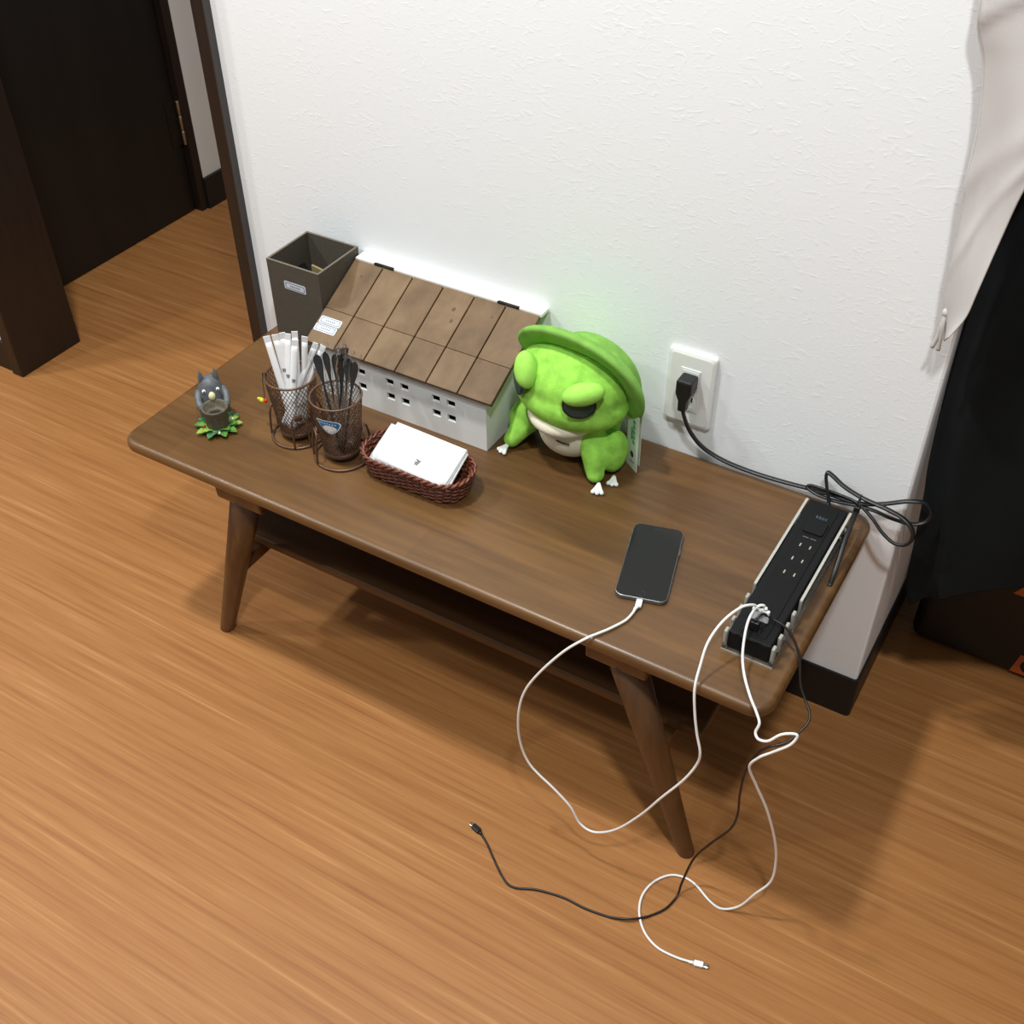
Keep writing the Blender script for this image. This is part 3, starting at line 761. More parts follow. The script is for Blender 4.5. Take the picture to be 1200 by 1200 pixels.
m = MB(); m.prism([(bpt(i/60, .002, -.001)[0], bpt(i/60, .002, -.001)[1]) for i in range(60)], H+.0008, H+.003); obj('basket_floor', m, 'wicker', bk)
nr = random.Random(5)
for k in range(9):
    # napkins lean back against the far side of the basket
    top = k == 8
    lean = math.radians(27-k*.4)
    org = Vector((BX-.004+(0, .004, -.003, .005, -.006, .010, -.009, .006, 0)[k], BY-.0215-(8-k)*.0008, H+.0085+k*.0024))
    if top: org = Vector((BX-.0005, BY-.0215, H+.0285))
    ang = nr.uniform(-.04, .02)
    if top: ang = -.03
    mt_ = Matrix.Translation(org) @ Matrix.Rotation(ang, 4, 'Z') @ Matrix.Rotation(lean, 4, 'X')
    w2, d2 = (.126, .064)
    w2 = .119 if top else .110+.0010*k
    def nap(u, v, w2=w2, d2=d2, k=k):
        x, y = (u-.5)*w2, (v-.03)*d2
        return mt_ @ Vector((x, y, .0007*math.sin(3*u+k)+.0012*math.sin(PI*v)*.4))
    m = MB(); m.grid(nap, 8, 4, smooth=True)
    m.add([v+ (mt_.to_3x3() @ Vector((0, 0, -.0022))) for v in [nap(i/8, j/4) for j in range(5) for i in range(9)]], [(j*9+i, (j+1)*9+i, (j+1)*9+i+1, j*9+i+1) for j in range(4) for i in range(8)], 0, True)
    ring = [(i, 0) for i in range(9)]+[(8, j) for j in range(1, 5)]+[(i, 4) for i in range(7, -1, -1)]+[(0, j) for j in range(3, 0, -1)]
    ids = [j*9+i for i, j in ring]; n = len(ids)
    m.f += [(ids[(q+1) % n], ids[q], ids[q]+45, ids[(q+1) % n]+45) for q in range(n)]; m.m += [0]*n; m.sm += [False]*n
    o = obj('paper_napkin', m, 'paper', loc=org)
    if top:
        tag(o, 'topmost white paper napkin in the wicker basket, with a small grey mark', 'napkin', 'napkins in the wicker basket')
        m = MB(); seven_mark(m, mt_ @ Matrix.Translation((.003, .0165, .0014)) @ Matrix.Rotation(-.05, 4, 'Z'), .0088); obj('printed_mark', m, 'mark_print', o)
    else:
        tag(o, ('lowest napkin, eighth under the top one', 'seventh napkin under the top one', 'sixth napkin under the top one', 'fifth napkin under the top one', 'fourth napkin under the top one', 'third napkin under the top one', 'second napkin under the top one', 'napkin directly under the top one')[k]+' in the wicker basket, plain white', 'napkin', 'napkins in the wicker basket')

# ------------------------------------------------------------------ plush frog
FX, FY = .590, -.082
fr = thing('plush_frog', 'bright green plush frog with sleepy eyes and a leaf-green hat, sitting against the wall', 'plush toy', (FX, FY, H))
def remesh(o, vox, it):
    r = o.modifiers.new('remesh', 'REMESH'); r.mode = 'VOXEL'; r.voxel_size = vox; r.use_smooth_shade = True
    s_ = o.modifiers.new('smooth', 'SMOOTH'); s_.iterations = it; s_.factor = .5
def capsule(m, pts, rad, n=16):
    P = crom(pts, 5)
    RR = [p.x for p in crom([(r, 0, 0) for r in rad], 5)]
    m.tube(P, RR, n); m.ell(P[0], (RR[0],)*3, 16, 10); m.ell(P[-1], (RR[-1],)*3, 16, 10)
m = MB()
tilt = Matrix.Rotation(math.radians(5), 4, 'Y')
m.ell((FX+.004, FY+.016, H+.052), (.062, .052, .054))                      # torso
m.ell((FX+.002, FY-.002, H+.126), (.082, .066, .058), mtx=tilt)            # head
m.ell((FX+.003, FY-.006, H+.108), (.084, .067, .044), mtx=tilt)            # cheeks
capsule(m, [(FX-.038, FY+.006, H+.062), (FX-.062, FY-.016, H+.040), (FX-.077, FY-.038, H+.015)], [.020, .0185, .0125])   # arm, left in view
capsule(m, [(FX+.036, FY-.008, H+.068), (FX+.052, FY-.034, H+.042), (FX+.064, FY-.047, H+.014)], [.020, .0175, .0130])   # arm, right in view
m.ell((FX-.076, FY-.002, H+.032), (.021, .030, .031)); m.ell((FX+.073, FY-.010, H+.033), (.0185, .026, .033)) # thighs
o = obj('body', m, 'plush', fr); remesh(o, .0028, 6)
# belly and lip in cream
m = MB(); m.ell((FX+.004, FY-.006, H+.050), (.050, .046, .044)); obj('belly', m, 'plush_cream', fr)
m = MB(); m.ell((FX-.003, FY-.012, H+.0790), (.0530, .0600, .0225), 36, 20, mtx=tilt); obj('lower_lip', m, 'plush_cream', fr)
m = MB(); m.tube(crom([(FX+.004, FY-.0525, H+.0535), (FX+.014, FY-.0535, H+.0535), (FX+.024, FY-.051, H+.053)], 4), .0009, 6); obj('stitched_line', m, 'seam', fr)
hc = Vector((FX+.002, FY-.004, H+.118))
for sg, eo in ((-1, Vector((-.0560, -.0485, .0185))), (1, Vector((.0410, -.0600, .0185)))):
    p = hc+eo; nn = Vector((eo.x*.95, eo.y, .006)).normalized()
    mm = frame_mtx(p, Vector((1, 0, -.12)), nn)
    m = MB(); m.ell((0, 0, 0), (1, 1, 1), 28, 16); m.v = [tuple(mm @ Vector((x*.0235, y*.0205, z*.0080))) for x, y, z in m.v]; obj('eye', m, 'eye', fr)
    m = MB(); m.tube([mm @ Vector((.0224*math.cos(a*2*PI/36), .0195*math.sin(a*2*PI/36), .0035)) for a in range(36)], .0007, 6, closed=True); obj('eye_stitching', m, 'seam', fr)
    lp = p+nn*.0005+(Vector((.0105, -.001, .0200)) if sg < 0 else Vector((.006, 0, .0195)))
    m2 = frame_mtx(lp, Vector((1, 0, .20 if sg > 0 else -.95)), nn)
    m = MB(); m.ell((0, 0, 0), (1, 1, 1), 28, 18); m.v = [tuple(m2 @ Vector((x*(.0260 if sg < 0 else .0290), y*.0155, z*.0165))) for x, y, z in m.v]; obj('eyelid', m, 'plush_lid', fr)
# toes
def toes(base, ang, spread, ln):
    for k in range(3):
        a = ang+(k-1)*spread; dd = Vector((math.cos(a), math.sin(a), 0))
        P = [base, base+dd*ln*.6+Vector((0, 0, -.003)), base+dd*ln+Vector((0, 0, -.0055))]
        P = [Vector((p.x, p.y, max(p.z, H+.0032))) for p in P]
        m = MB(); capsule(m, P, [.0027, .0023, .0031], 10); obj('toe', m, 'felt_white', fr)
toes(Vector((FX-.079, FY-.047, H+.0095)), -PI/2-.35, .5, .013)
toes(Vector((FX+.076, FY-.059, H+.0095)), -PI/2+.30, .5, .013)
toes(Vector((FX+.086, FY-.032, H+.0075)), -PI/2+.25, .5, .012)
# hat: thick floppy bonnet brim arching over the back of the head, soft crown behind it
hcen = Vector((.5984, -.0676, .5295)); ha = Vector((.1218, .9294, .3485)).normalized()
he1 = Vector((.99152, -.12994, 0)); he2 = he1.cross(ha)*1.0
if he2.z < 0: he2 = -he2
m = MB(); nb, nc = 60, 20; vs = []; fs = []
for i in range(nb+1):
    t_ = i/nb; th_ = math.radians(-34+216*t_)
    er = he1*math.cos(th_)+he2*math.sin(th_)
    taper = math.sqrt(max(0.0, 1-abs(2*t_-1)**9))
    wob = .003*math.sin(3*th_+.4)
    ra, rb_ = .0205*taper+.0003, .0098*taper+.0003
    for k in range(nc):
        an = 2*PI*k/nc; rad = .0840+wob+ra*math.cos(an)
        # the lip rolls forward at its outer edge
        ax_ = rb_*math.sin(an) - .010*((rad-.066)/.036)**2 + .004*math.sin(2*th_+1)
        vs.append(hcen+er*rad+ha*ax_+Vector((.016, -.020, .016))*max(0, (th_-1.75)/1.4)**1.5)
for i in range(nb):
    for k in range(nc): k2 = (k+1) % nc; fs.append((i*nc+k, i*nc+k2, (i+1)*nc+k2, (i+1)*nc+k))
fs.append(tuple(reversed(range(nc)))); fs.append(tuple(nb*nc+k for k in range(nc)))
m.add(vs, fs, 0, True); obj('hat_brim', m, 'plush_dark', fr)
hm = Matrix((he1, he2, ha)).transposed().to_4x4(); hm.translation = hcen+ha*.014+he1*.014-he2*.004
m = MB(); m.ell((0, 0, 0), (1, 1, 1), 36, 20); m.v = [tuple(hm @ Vector((x*.068, y*.072, z*.036))) for x, y, z in m.v]; obj('hat_crown', m, 'plush_dark', fr)
# swing tag: two folded cards
def card(name, A, B_, h_, lean, thick):
    A = Vector(A); B_ = Vector(B_); ex = (B_-A); w_ = ex.length; ex.normalize(); nn = Vector((ex.y, -ex.x, 0))
    if nn.dot(CAMP-A) < 0: nn = -nn
    upv = (Vector((0, 0, 1))+ex*lean).normalized(); n2 = ex.cross(upv); n2 = n2 if n2.dot(CAMP-A) > 0 else -n2
    mm = Matrix((ex, upv, n2)).transposed().to_4x4(); mm.translation = A
    return mm, w_
mm, w_ = card('t', (.6720, -.0672, H+.001), (.6960, -.0835, H+.001), .094, -.035, .001)
m = MB(); m.box((w_/2, .047, 0), (w_, .094, .0009), mtx=mm); tg = obj('swing_tag', m, 'tag_card', fr); tg['label'] = 'pale green card tag'
m = MB()
for k in range(5): m.box((w_*.60, .080-k*.0085, .0006), (.0068, .0056, .0002), mtx=mm); m.box((w_*.60, .080-k*.0085, .00065), (.0028, .0070, .0002), mtx=mm)
obj('lettering', m, 'tag_green', tg)
m = MB(); m.box((w_*.42, .058, .0006), (.005, .020, .0002), mtx=mm); obj('grey_print', m, 'tag_grey', tg)
m = MB(); m.box((w_*.55, .012, .0006), (.012, .002, .0002), mtx=mm); obj('grey_print', m, 'tag_grey', tg)
m = MB(); m.lathe([(.0001, .0006), (.0045, .0006)], 14, mtx=mm @ Matrix.Translation((w_*.52, .024, 0)), sy=1.2); obj('brown_print', m, 'tag_brown', tg)
mm, w_ = card('t', (.6720, -.0560, H+.001), (.6925, -.0672, H+.001), .086, -.02, .001)
m = MB(); m.box((w_/2, .046, 0), (w_, .092, .0009), mtx=mm); obj('swing_tag', m, 'tag_card', fr)

# ------------------------------------------------------------------ wall outlet
OX, OZ = .7319, .5144
ot = thing('wall_outlet', 'white two-socket wall outlet plate on the white wall', 'outlet', (OX, 0, OZ))
mt = frame_mtx((OX, -.0002, OZ), (1, 0, 0), (0, -1, 0))
m = MB()
rings = [(rrect(0, 0, .0705, .1205, .005, 5), 0), (rrect(0, 0, .0705, .1205, .005, 5), .003), (rrect(0, 0, .0680, .118, .005, 5), .0062), (rrect(0, 0, .0600, .109, .0045, 5), .0078)]
n = len(rings[0][0]); vs = [(x, y, z) for rg, z in rings for x, y in rg]
fs = [(k*n+i, k*n+(i+1) % n, (k+1)*n+(i+1) % n, (k+1)*n+i) for k in range(3) for i in range(n)]+[tuple(3*n+i for i in range(n))]
m.add(vs, fs, 0, False, mt); obj('cover_plate', m, 'plate', ot)
m = MB(); m.box((0, 0, .0078), (.029, .070, .0024), .0008, 2, mtx=mt); ins = obj('socket_insert', m, 'plate2', ot)
m = MB()
for zz in (.018, -.016): m.box((0, zz, .0092), (.025, .028, .0006), .0002, 1, mtx=mt)
obj('socket_face', m, 'plate', ins)
m = MB()
for zz in (.018, -.016):
    for xx in (-.0063, .0063): m.box((xx, zz+.002, .0096), (.0022, .0075+.001*(xx < 0), .0003), mtx=mt)
obj('socket_slot', m, 'slot', ins)
m = MB(); m.box((.004, -.029, .0094), (.008, .007, .0012), .0003, 1, mtx=mt); obj('terminal_cover', m, 'plate2', ins)

# ------------------------------------------------------------------ power strip, its case, plug and cord
ps = thing('power_strip', 'black power strip lying in a clear case at the right end of the table', 'power strip', (.960, -.185, H))
sx0, sx1, sy0, sy1, sz0, sz1 = .9340, .9868, -.3240, -.0465, H+.0035, H+.0300
m = MB(); m.box(((sx0+sx1)/2, (sy0+sy1)/2, (sz0+sz1)/2), (sx1-sx0, sy1-sy0, sz1-sz0), .0016, 2); obj('strip_body', m, 'strip', ps)
m = MB(); m.box(((sx0+sx1)/2, -.185, sz1+.0003), (.0335, .262, .0012), .0004, 1); tp = obj('top_panel', m, 'strip_dark', ps)
zt = sz1+.0009
m = MB(); m.prism(rrect(.9605, -.1005, .027, .028, .004, 5), zt, zt+.0022, bev=.0005); obj('switch_cover', m, 'strip', tp)
m = MB()
for yy in (-.1405, -.1690, -.1972):
    for xx in (.9548, .9678): m.box((xx, yy, zt+.0001), (.0017, .0062, .0004))
obj('socket_slot', m, 'brass', tp)
m = MB()
for yy in (-.1405, -.1690, -.1972): m.box((.9613, yy, zt), (.026, .021, .0003), .0001, 1)
obj('socket_face', m, 'strip', tp)
m = MB(); lw = random.Random(2)
for k in range(7):
    xx = .9545+k*.0021; hh = (.0062, .0042, .0062, .0042, .0052, .0042, .0042)[k]
    m.box((xx, -.0785-(.0062-hh)/2, zt+.0001), (.0005, hh, .0002))
    if k % 2 == 0: m.box((xx+.0008, -.0802, zt+.0001), (.0014, .0007, .0002)); m.box((xx+.0008, -.0772, zt+.0001), (.0014, .0007, .0002))
obj('logo', m, 'logo_blue', tp)
m = MB()
for k in range(9):
    if k == 4: continue
    m.box((.9528+k*.0020, -.1235, zt+.0001), (.0014, .0009, .0002))
obj('lettering', m, 'tag_grey', tp)
m = MB()
for xx, ww in ((.9405, .004), (.9575, .020), (.9790, .006)): m.box((xx, sy0-.0002, sz1-.0018), (ww, .0008, .0020), .0003, 1)
obj('end_ribs', m, 'iron', ps)
m = MB()
for yy in (-.291, -.308): m.box((.9605, yy, zt+.0001), (.013, .0055, .0004))
obj('usb_port', m, 'slot', tp)
m = MB(); m.tube(crom([(.9565, sy1, H+.018), (.9570, sy1+.006, H+.0185), (.957, sy1+.013, H+.021)], 4), [.0050]*4+[.0042]*4+[.0036], 10); obj('cord_boot', m, 'rubber', ps)

ac = thing('acrylic_case', 'clear acrylic tray with notched sides holding the black power strip', 'tray', (.962, -.19, H))
m = MB(); m.box((.9618, -.188, H+.0014), (.0650, .2830, .0026)); obj('base_sheet', m, 'acrylic', ac)
m = MB(); m.box((.9618, -.3292, H+.0014), (.0652, .0008, .0028)); obj('cut_edge', m, 'acrylic_edge', ac)
for xx, nm in ((.9313, 'L'), (.9908, 'R')):
    w = MB(); w.box((xx, -.1420, H+.0165), (.0030, .1850, .0272)); side = obj('side_wall', w, 'acrylic', ac)
    w = MB(); w.box((xx, -.1420, H+.0306), (.0034, .1854, .0012)); w.box((xx, -.2350, H+.0165), (.0034, .0012, .0272)); obj('cut_edge', w, 'acrylic_edge', side)
    w = MB(); w.box((xx, -.2815, H+.0075), (.0030, .0930, .0100)); obj('low_wall', w, 'acrylic', side)
    for yy in (-.2580, -.2800, -.3020, -.3230):
        t_ = MB(); t_.box((xx, yy, H+.0185), (.0042, .0090, .0250), .0010, 1); obj('notch_finger', t_, 'acrylic_edge', ac)

# cord path: plug -> along the wall -> tied bundle -> strip
pg = thing('power_plug', 'black power plug in the wall outlet with its cord running to the power strip', 'plug', (.734, -.03, .53))
mtp = frame_mtx((.7335, -.0100, .5330), (1, 0, 0), (0, -1, 0))
m = MB(); m.box((0, 0, .0125), (.0235, .0220, .0250), .003, 2, mtx=mtp)
obj('plug_body', m, 'rubber', pg)
m = MB(); pr = [(-.0108, .0), (.0108, 0), (.0108, -.006), (.0062, -.0165), (.0056, -.033), (-.0056, -.033), (-.0062, -.0165), (-.0108, -.006)]
m.prism(pr, .0135, .0248, mtx=mtp @ Matrix.Translation((0, -.005, 0)), bev=.0012); obj('strain_relief', m, 'rubber', pg)
m = MB(); m.box((0, .002, .0251), (.016, .0006, .0003), mtx=mtp); m.box((0, -.004, .0251), (.012, .0005, .0003), mtx=mtp); obj('moulded_line', m, 'iron', pg)
cordA = [(.7335,-.0290,.496),(.736,-.0285,.486),(.744,-.023,.456),(.7615,-.014,.4285),(.793,-.012,.417),(.839,-.012,.414),(.888,-.012,.4165),(.925,-.014,.4230),(.956,-.018,.4285),(.980,-.026,.4350),(.994,-.031,.438),(1.024,-.030,.447),(1.057,-.022,.468),(1.075,-.015,.4675),(1.087,-.008,.447),(1.084,-.012,.431),(1.068,-.02,.423),(1.041,-.028,.429),(1.011,-.033,.441),(.994,-.034,.438)]
cordD = [(.960,-.028,.4255),(.938,-.023,.4240),(.922,-.019,.4250),(.9195,-.0175,.4285),(.924,-.016,.4315),(.938,-.0185,.4335),(.963,-.0225,.4345),(.994,-.029,.4435)]
cordB = [(1.015,-.039,.433),(1.036,-.048,.417),(1.054,-.053,.409),(1.070,-.053,.414),(1.0765,-.05,.428),(1.072,-.045,.440),(1.056,-.04,.450),(1.032,-.036,.451),(.996,-.030,.4475)]
cordC = [(.968,-.024,.4515),(.949,-.02,.464),(.943,-.019,.4655),(.941,-.021,.460),(.9485,-.026,.4435),(.955,-.031,.430),(.957,-.0335,.426)]
m = MB(); m.tube(crom(smooth_pts(cordA+cordD+cordB+cordC, 1), 7), .003, 10, flat=(.0036, .0023)); cd = obj('power_cord', m, 'cord', pg)
tie = thing('cable_tie', 'black flat cable tie round the bundled cord, its long tail lying on the table', 'cable tie', (.994, -.031, .44))
m = MB(); m.tube([Vector((.9945, -.031, .4405))+Vector((0, .0075*math.cos(a*2*PI/20), .0105*math.sin(a*2*PI/20))) for a in range(20)], .001, 8, closed=True, flat=(.0028, .0009)); obj('loop', m, 'rubber', tie)
m = MB(); m.box((.9955, -.0395, .4365), (.008, .006, .010), .001, 1); obj('lock_head', m, 'rubber', tie)
m = MB(); m.tube(crom([(.9955, -.041, .4335), (.9970, -.055, .4335), (.9990, -.080, .4340), (1.0005, -.100, .4290), (1.0030, -.122, .4190), (1.0050, -.145, .4085), (1.0060, -.162, .4058)], 5), .001, 8, flat=(.0030, .0007)); obj('tail', m, 'rubber', tie)

# ------------------------------------------------------------------ phone and cables
pa = .2631; PX, PY = .7934, -.2415
ph = thing('smartphone', 'dark grey smartphone with a black screen lying on the table', 'phone', (PX, PY, H))
mt = Matrix.Translation((PX, PY, H)) @ Matrix.Rotation(pa, 4, 'Z')
m = MB(); m.prism(rrect(0, 0, .0671, .1383, .0105, 6), .0002, .0068, mtx=mt, bev=.0018); m.sm = [False]*len(m.sm); obj('metal_case', m, 'alu', ph)
m = MB(); m.prism(rrect(0, 0, .0648, .1360, .0095, 6), .0064, .0072, mtx=mt, bev=.0003); gl = obj('screen_glass', m, 'glassy', ph)
m = MB(); m.tube([mt @ Vector((.0052*math.cos(a*2*PI/28), -.0608+.0052*math.sin(a*2*PI/28), .00718)) for a in range(28)], .0003, 6, closed=True); obj('home_button', m, 'home', gl)
m = MB(); m.box((0, .0615, .0072), (.011, .0012, .0002), mtx=mt); obj('earpiece', m, 'slot', gl)
m = MB(); m.box((-.0338, .036, .0038), (.0009, .010, .0026), mtx=mt); m.box((-.0338, .022, .0038), (.0009, .010, .0026), mtx=mt); m.box((-.0338, .052, .0038), (.0009, .006, .0026), mtx=mt); m.box((.0338, .028, .0038), (.0009, .010, .0026), mtx=mt); obj('side_button', m, 'alu', ph)

def plug_shell(m, p, d, ln, w_, h_, mi=0):
    d = Vector(d).normalized(); mm = frame_mtx(p, d, (0, 0, 1) if abs(d.z) < .8 else (0, -1, 0)); m.box((ln/2, 0, 0), (ln, w_, h_), .0012, 2, mtx=mm, mi=mi); return Vector(p)+d*ln
c1 = [(.8135,-.3270,.4085),(.8135,-.335,.4080),(.811,-.349,.4075),(.801,-.370,.4075),(.792,-.385,.4075),(.783,-.3985,.4065),(.759,-.410,.380),(.729,-.420,.330),(.711,-.425,.286),(.706,-.430,.241),(.709,-.430,.189),(.725,-.430,.149),(.763,-.430,.121),(.788,-.430,.099),(.804,-.430,.071),(.827,-.430,.068),(.858,-.430,.099),(.890,-.430,.157),(.915,-.430,.214),(.938,-.425,.261),(.950,-.420,.295),(.952,-.420,.320),(.943,-.415,.345),(.935,-.410,.374),(.928,-.402,.4055),(.925,-.385,.426),(.924,-.365,.448),(.930,-.340,.463),(.941,-.315,.469),(.951,-.299,.464),(.9555,-.2935,.455)]
cw = thing('charging_cable', 'white charging cable hanging in a wide loop from the smartphone to the power strip', 'cable', (.8135, -.33, H), 'white charging cables')
m = MB(); m.tube(crom(c1, 7), .0017, 8); obj('cord', m, 'cable_white', cw)
dph = Vector((math.sin(pa), -math.cos(pa), 0))   # down the phone, towards its foot
p0 = mt @ Vector((0, -.0693, .0040))
m = MB(); m.box((0, -.0755, .0040), (.0078, .0125, .0046), .0012, 2, mtx=mt); m.tube([mt @ Vector((0, -.081, .0040)), Vector((.8130, -.3245, H+.0042)), Vector((.8136, -.3300, H+.0043))], [.0026, .0022, .0017], 10); obj('connector', m, 'usb_white', cw)
m = MB(); plug_shell(m, (.9555, -.2930, H+.0310), (-.05, -.03, 1), .020, .0115, .0045); m.tube([(.9548, -.2935, H+.050), (.9545, -.2945, H+.0545)], [.0028, .0018], 10); obj('usb_plug', m, 'usb_white', cw)

c2 = [(.9625,-.288,.455),(.9605,-.290,.4600),(.956,-.294,.4605),(.9525,-.302,.4570),(.953,-.320,.4485),(.9605,-.345,.4320),(.972,-.367,.4240),(.989,-.390,.4190),(1.004,-.403,.4100),(1.011,-.410,.403),(1.010,-.415,.392),(1.016,-.42,.389),(1.027,-.42,.393),(1.038,-.415,.406),(1.050,-.41,.410),(1.055,-.41,.408),(1.050,-.415,.395),(1.034,-.42,.377),(1.021,-.423,.361),(1.0125,-.420,.334),(1.0225,-.41,.2938),(1.0402,-.40,.2416),(1.0561,-.39,.1758),(1.063,-.385,.1255),(1.0635,-.388,.0833),(1.0490,-.395,.0500),(1.034,-.401,.015),(1.014,-.409,.0022),(.995,-.407,.0022),(.968,-.394,.0022),(.948,-.392,.0022),(.930,-.400,.0022),(.916,-.421,.0022),(.912,-.447,.0022),(.920,-.472,.0022),(.938,-.493,.0022),(.962,-.504,.0022),(.989,-.504,.0025),(1.012,-.4995,.0030)]
cw2 = thing('charging_cable', 'white charging cable dropping from the table corner to a loose plug on the floor', 'cable', (1.012, -.4995, 0), 'white charging cables')
m = MB(); m.tube(crom(c2, 7), .0017, 8); obj('cord', m, 'cable_white', cw2)
m = MB(); e = plug_shell(m, (1.0125, -.4994, .0032), (1, .28, 0), .0125, .0078, .0046); m.tube([(1.006, -.5015, .0030), (1.0130, -.4993, .0032)], [.0018, .0026], 10); obj('connector', m, 'usb_white', cw2)
m = MB(); plug_shell(m, e, (1, .28, 0), .0068, .0066, .0016); obj('connector_tip', m, 'metal', cw2)
m = MB(); plug_shell(m, (.9640, -.2905, H+.0310), (0, .02, 1), .019, .0115, .0045); m.tube([(.9640, -.2900, H+.050), (.9632, -.2885, H+.0535)], [.0028, .0018], 10); obj('usb_plug', m, 'usb_white', cw2)

c3 = [(.9585,-.3075,.4500),(.962,-.299,.4535),(.966,-.293,.4500),(.974,-.290,.4440),(.989,-.290,.4400),(1.005,-.295,.4290),(1.018,-.305,.414),(1.028,-.32,.392),(1.040,-.33,.378),(1.050,-.34,.372),(1.053,-.35,.366),(1.047,-.365,.358),(1.038,-.38,.351),(1.022,-.39,.344),(1.0115,-.395,.3273),(1.0043,-.40,.2944),(1.0036,-.40,.2502),(1.0052,-.397,.2021),(.9986,-.393,.1595),(.9769,-.392,.1074),(.9594,-.394,.0609),(.9535,-.410,.020),(.9535,-.423,.0035),(.948,-.447,.0022),(.934,-.468,.0022),(.921,-.482,.0045),(.912,-.489,.0058),(.900,-.494,.0045),(.885,-.498,.0022),(.853,-.503,.0022),(.820,-.504,.0022),(.784,-.512,.0022),(.754,-.525,.0022),(.735,-.521,.0022),(.706,-.501,.0022),(.685,-.485,.0022),(.666,-.4745,.0030)]
cb = thing('charging_cable', 'thin black charging cable running from the power strip down to a plug on the floor', 'cable', (.666, -.4745, 0))
m = MB(); m.tube(crom(c3, 7), .0016, 8); obj('cord', m, 'cable_black', cb)
m = MB(); e = plug_shell(m, (.6665, -.4748, .0036), (-1, .26, 0), .0140, .0085, .0060); m.tube([(.672, -.4775, .0028), (.6662, -.4747, .0034)], [.0017, .0030], 10); obj('connector', m, 'rubber', cb)
m = MB(); plug_shell(m, e, (-1, .26, 0), .0060, .0060, .0020); obj('connector_tip', m, 'metal', cb)
m = MB(); plug_shell(m, (.9585, -.3080, H+.0310), (0, 0, 1), .0140, .0125, .0070); m.tube([(.9585, -.3080, H+.044), (.9588, -.3068, H+.0485)], [.0030, .0017], 10); obj('usb_plug', m, 'rubber', cb)

# ------------------------------------------------------------------ white cloth hanging at the wall's end
wc = thing('white_cloth', 'white cotton cloth with a knotted tie hanging at the right end of the white wall', 'cloth', (1.05, -.03, .72))
Le = [(1.25, .978), (1.17, .984), (1.062, .991), (1.018, 1.006), (.963, 1.017), (.903, 1.0205), (.838, 1.0265), (.763, 1.0305), (.738, 1.0345), (.708, 1.0425)]
Re = [(1.28, 1.36), (1.20, 1.26), (1.103, 1.150), (1.042, 1.116), (.986, 1.098), (.917, 1.081), (.860, 1.0735), (.800, 1.067), (.765, 1.0625), (.733, 1.0500)]
Lp = crom([(x, 0, z) for z, x in Le], 6); Rp = crom([(x, 0, z) for z, x in Re], 6)
def clothw(u, v):
    k = min(int(v*(len(Lp)-1)), len(Lp)-2); f_ = v*(len(Lp)-1)-k
    a = Lp[k].lerp(Lp[k+1], f_); b_ = Rp[k].lerp(Rp[k+1], f_); p = a.lerp(b_, u)
    fold = .0060*math.sin(7*u+5*p.z*4)*(1-.4*v)+.0035*math.sin(34*(p.z+.9*p.x)+2)*min(1, u*4)
    fold = fold*.7-.0022*math.exp(-((p.z-.80-.16*u)/.016)**2)-.002*math.exp(-((p.z-.90-.10*u)/.02)**2)-.004*math.exp(-((p.z-1.06-.15*u)/.010)**2)
    return Vector((p.x, -.030-.045*u*(.6+v*.2)+fold, p.z))
m = MB(); m.grid(clothw, 30, 90); o = obj('cloth_sheet', m, 'cloth_w', wc)
sd_ = o.modifiers.new('thickness', 'SOLIDIFY'); sd_.thickness = .0012
m = MB(); m.tube([clothw(0, v/50) for v in range(51)], .0016, 8); obj('hem', m, 'cloth_w', wc)
tp_ = Vector((1.0365, -.034, .751))
m = MB(); m.tube(crom([clothw(0, .86), tp_, tp_+Vector((.0005, -.002, -.008))], 4), .0024, 8); m.ell(tp_+Vector((0, -.001, -.004)), (.0042, .0038, .005), 14, 10)
m.tube(crom([tp_, tp_+Vector((-.0005, -.003, -.018)), tp_+Vector((-.001, -.002, -.034)), tp_+Vector((-.0045, 0, -.052))], 5), .0023, 8)
m.tube(crom([tp_, tp_+Vector((.001, -.004, -.018)), tp_+Vector((.0022, -.003, -.034)), tp_+Vector((.0028, -.001, -.053))], 5), .0023, 8)
obj('tie_string', m, 'cloth_w', wc)

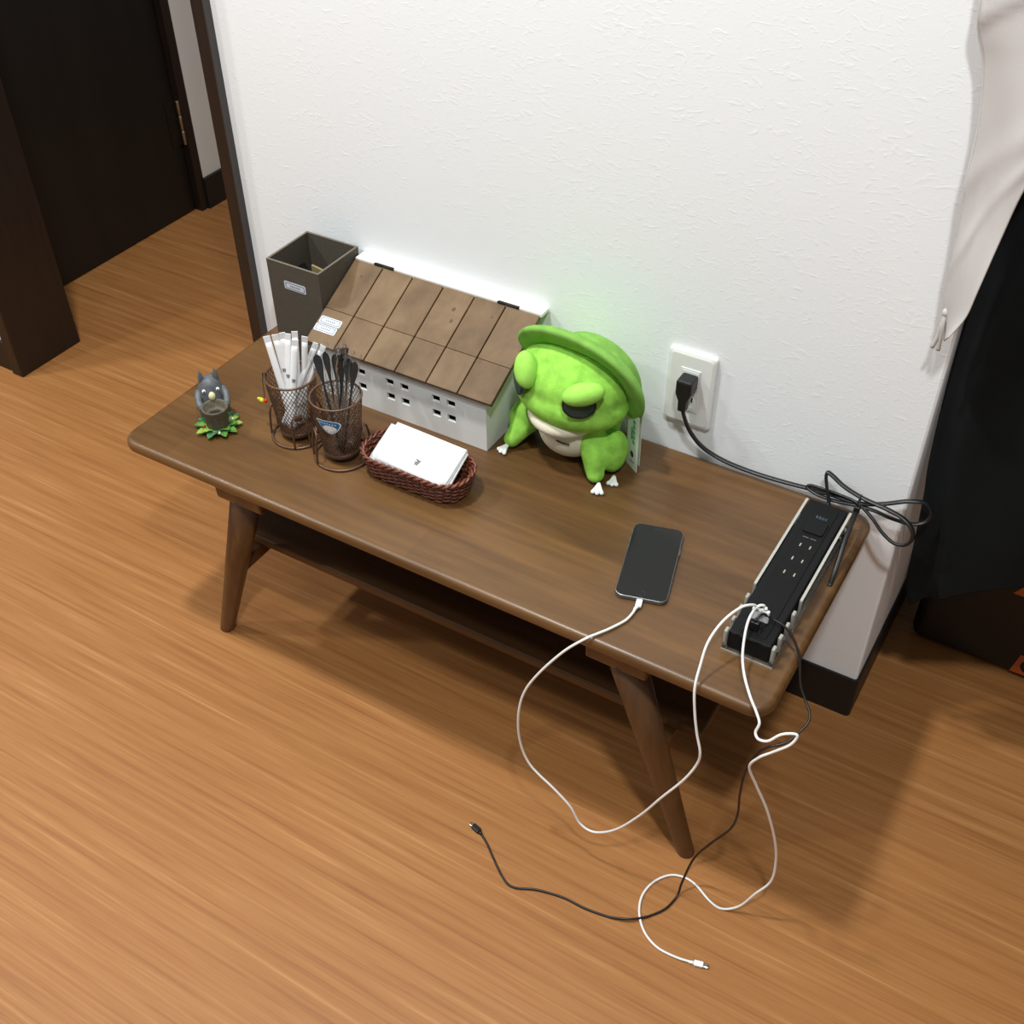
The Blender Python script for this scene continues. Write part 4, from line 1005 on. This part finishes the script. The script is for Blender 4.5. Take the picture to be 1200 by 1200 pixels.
# ------------------------------------------------------------------ black cloth and the box under it
bc = thing('black_cloth', 'black cloth hanging in loose folds beside the end of the white wall', 'cloth', (1.3, .02, .27))
Zs = [1.30, .95, .70, .60, .51, .455, .368, .300, .262]
Xl = [1.0535, 1.0535, 1.0535, 1.0555, 1.0600, 1.0660, 1.0720, 1.0770, 1.090]
Lb = crom([(x, 0, z) for x, z in zip(Xl, Zs)], 6)
def clothb(u, v):
    k = min(int(v*(len(Lb)-1)), len(Lb)-2); f_ = v*(len(Lb)-1)-k; a = Lb[k].lerp(Lb[k+1], f_)
    x = a.x+u*.72; hem = .262+.215*(1-math.exp(-u*5))
    z = 1.3+(hem-1.3)*v if v > .0 else 1.3
    z = a.z+(.0 if v < .5 else (hem-.262)*((v-.5)*2)**2)
    # the free edge lies back, one lip swings out in front of it, then slow waves
    lip = 1.102-.022*math.sin((z-.42)*7) if z > .2 else 1.10
    fold = -.022/(1+math.exp(-(x-lip)/.004))
    wave = .008*math.sin(16*x+2.0*z)+.005*math.sin(31*x-3*z+1)
    return Vector((x, .008+fold+wave*min(1, u*5), z))
m = MB(); m.grid(clothb, 130, 60); o = obj('cloth_sheet', m, 'cloth_b', bc)
sd_ = o.modifiers.new('thickness', 'SOLIDIFY'); sd_.thickness = .0015
bxm = thing('black_box', 'black box with orange print standing on the floor under the black cloth', 'box', (1.42, .36, 0))
m = MB(); m.box((1.430, .375, .26), (.690, .330, .519), .022, 5); obj('box_body', m, 'box_b', bxm)
mt = frame_mtx((0, .2095, 0), (1, 0, 0), (0, -1, 0))
m = MB(); m.add([(1.212, .171, 0), (1.28, .171, 0), (1.30, .235, 0), (1.250, .235, 0)], [(0, 1, 2, 3)], mtx=mt); obj('orange_print', m, 'orange', bxm)
m = MB()
oz = [(1.2485, .0125), (1.300, .0125), (1.300, .0535), (1.2560, .0535)]
cc = [(1.279+.0185*math.cos(a*2*PI/24), .033+.0165*math.sin(a*2*PI/24)) for a in range(24)]
bmx = bmesh.new(); ov = [bmx.verts.new((x, y, 0)) for x, y in oz]; cv = [bmx.verts.new((x, y, 0)) for x, y in cc]
es = [bmx.edges.new((ov[i], ov[(i+1) % 4])) for i in range(4)]+[bmx.edges.new((cv[i], cv[(i+1) % 24])) for i in range(24)]
bmesh.ops.triangle_fill(bmx, edges=es, use_beauty=True)
m.from_bm(bmx, mtx=mt); obj('orange_print', m, 'orange', bxm)
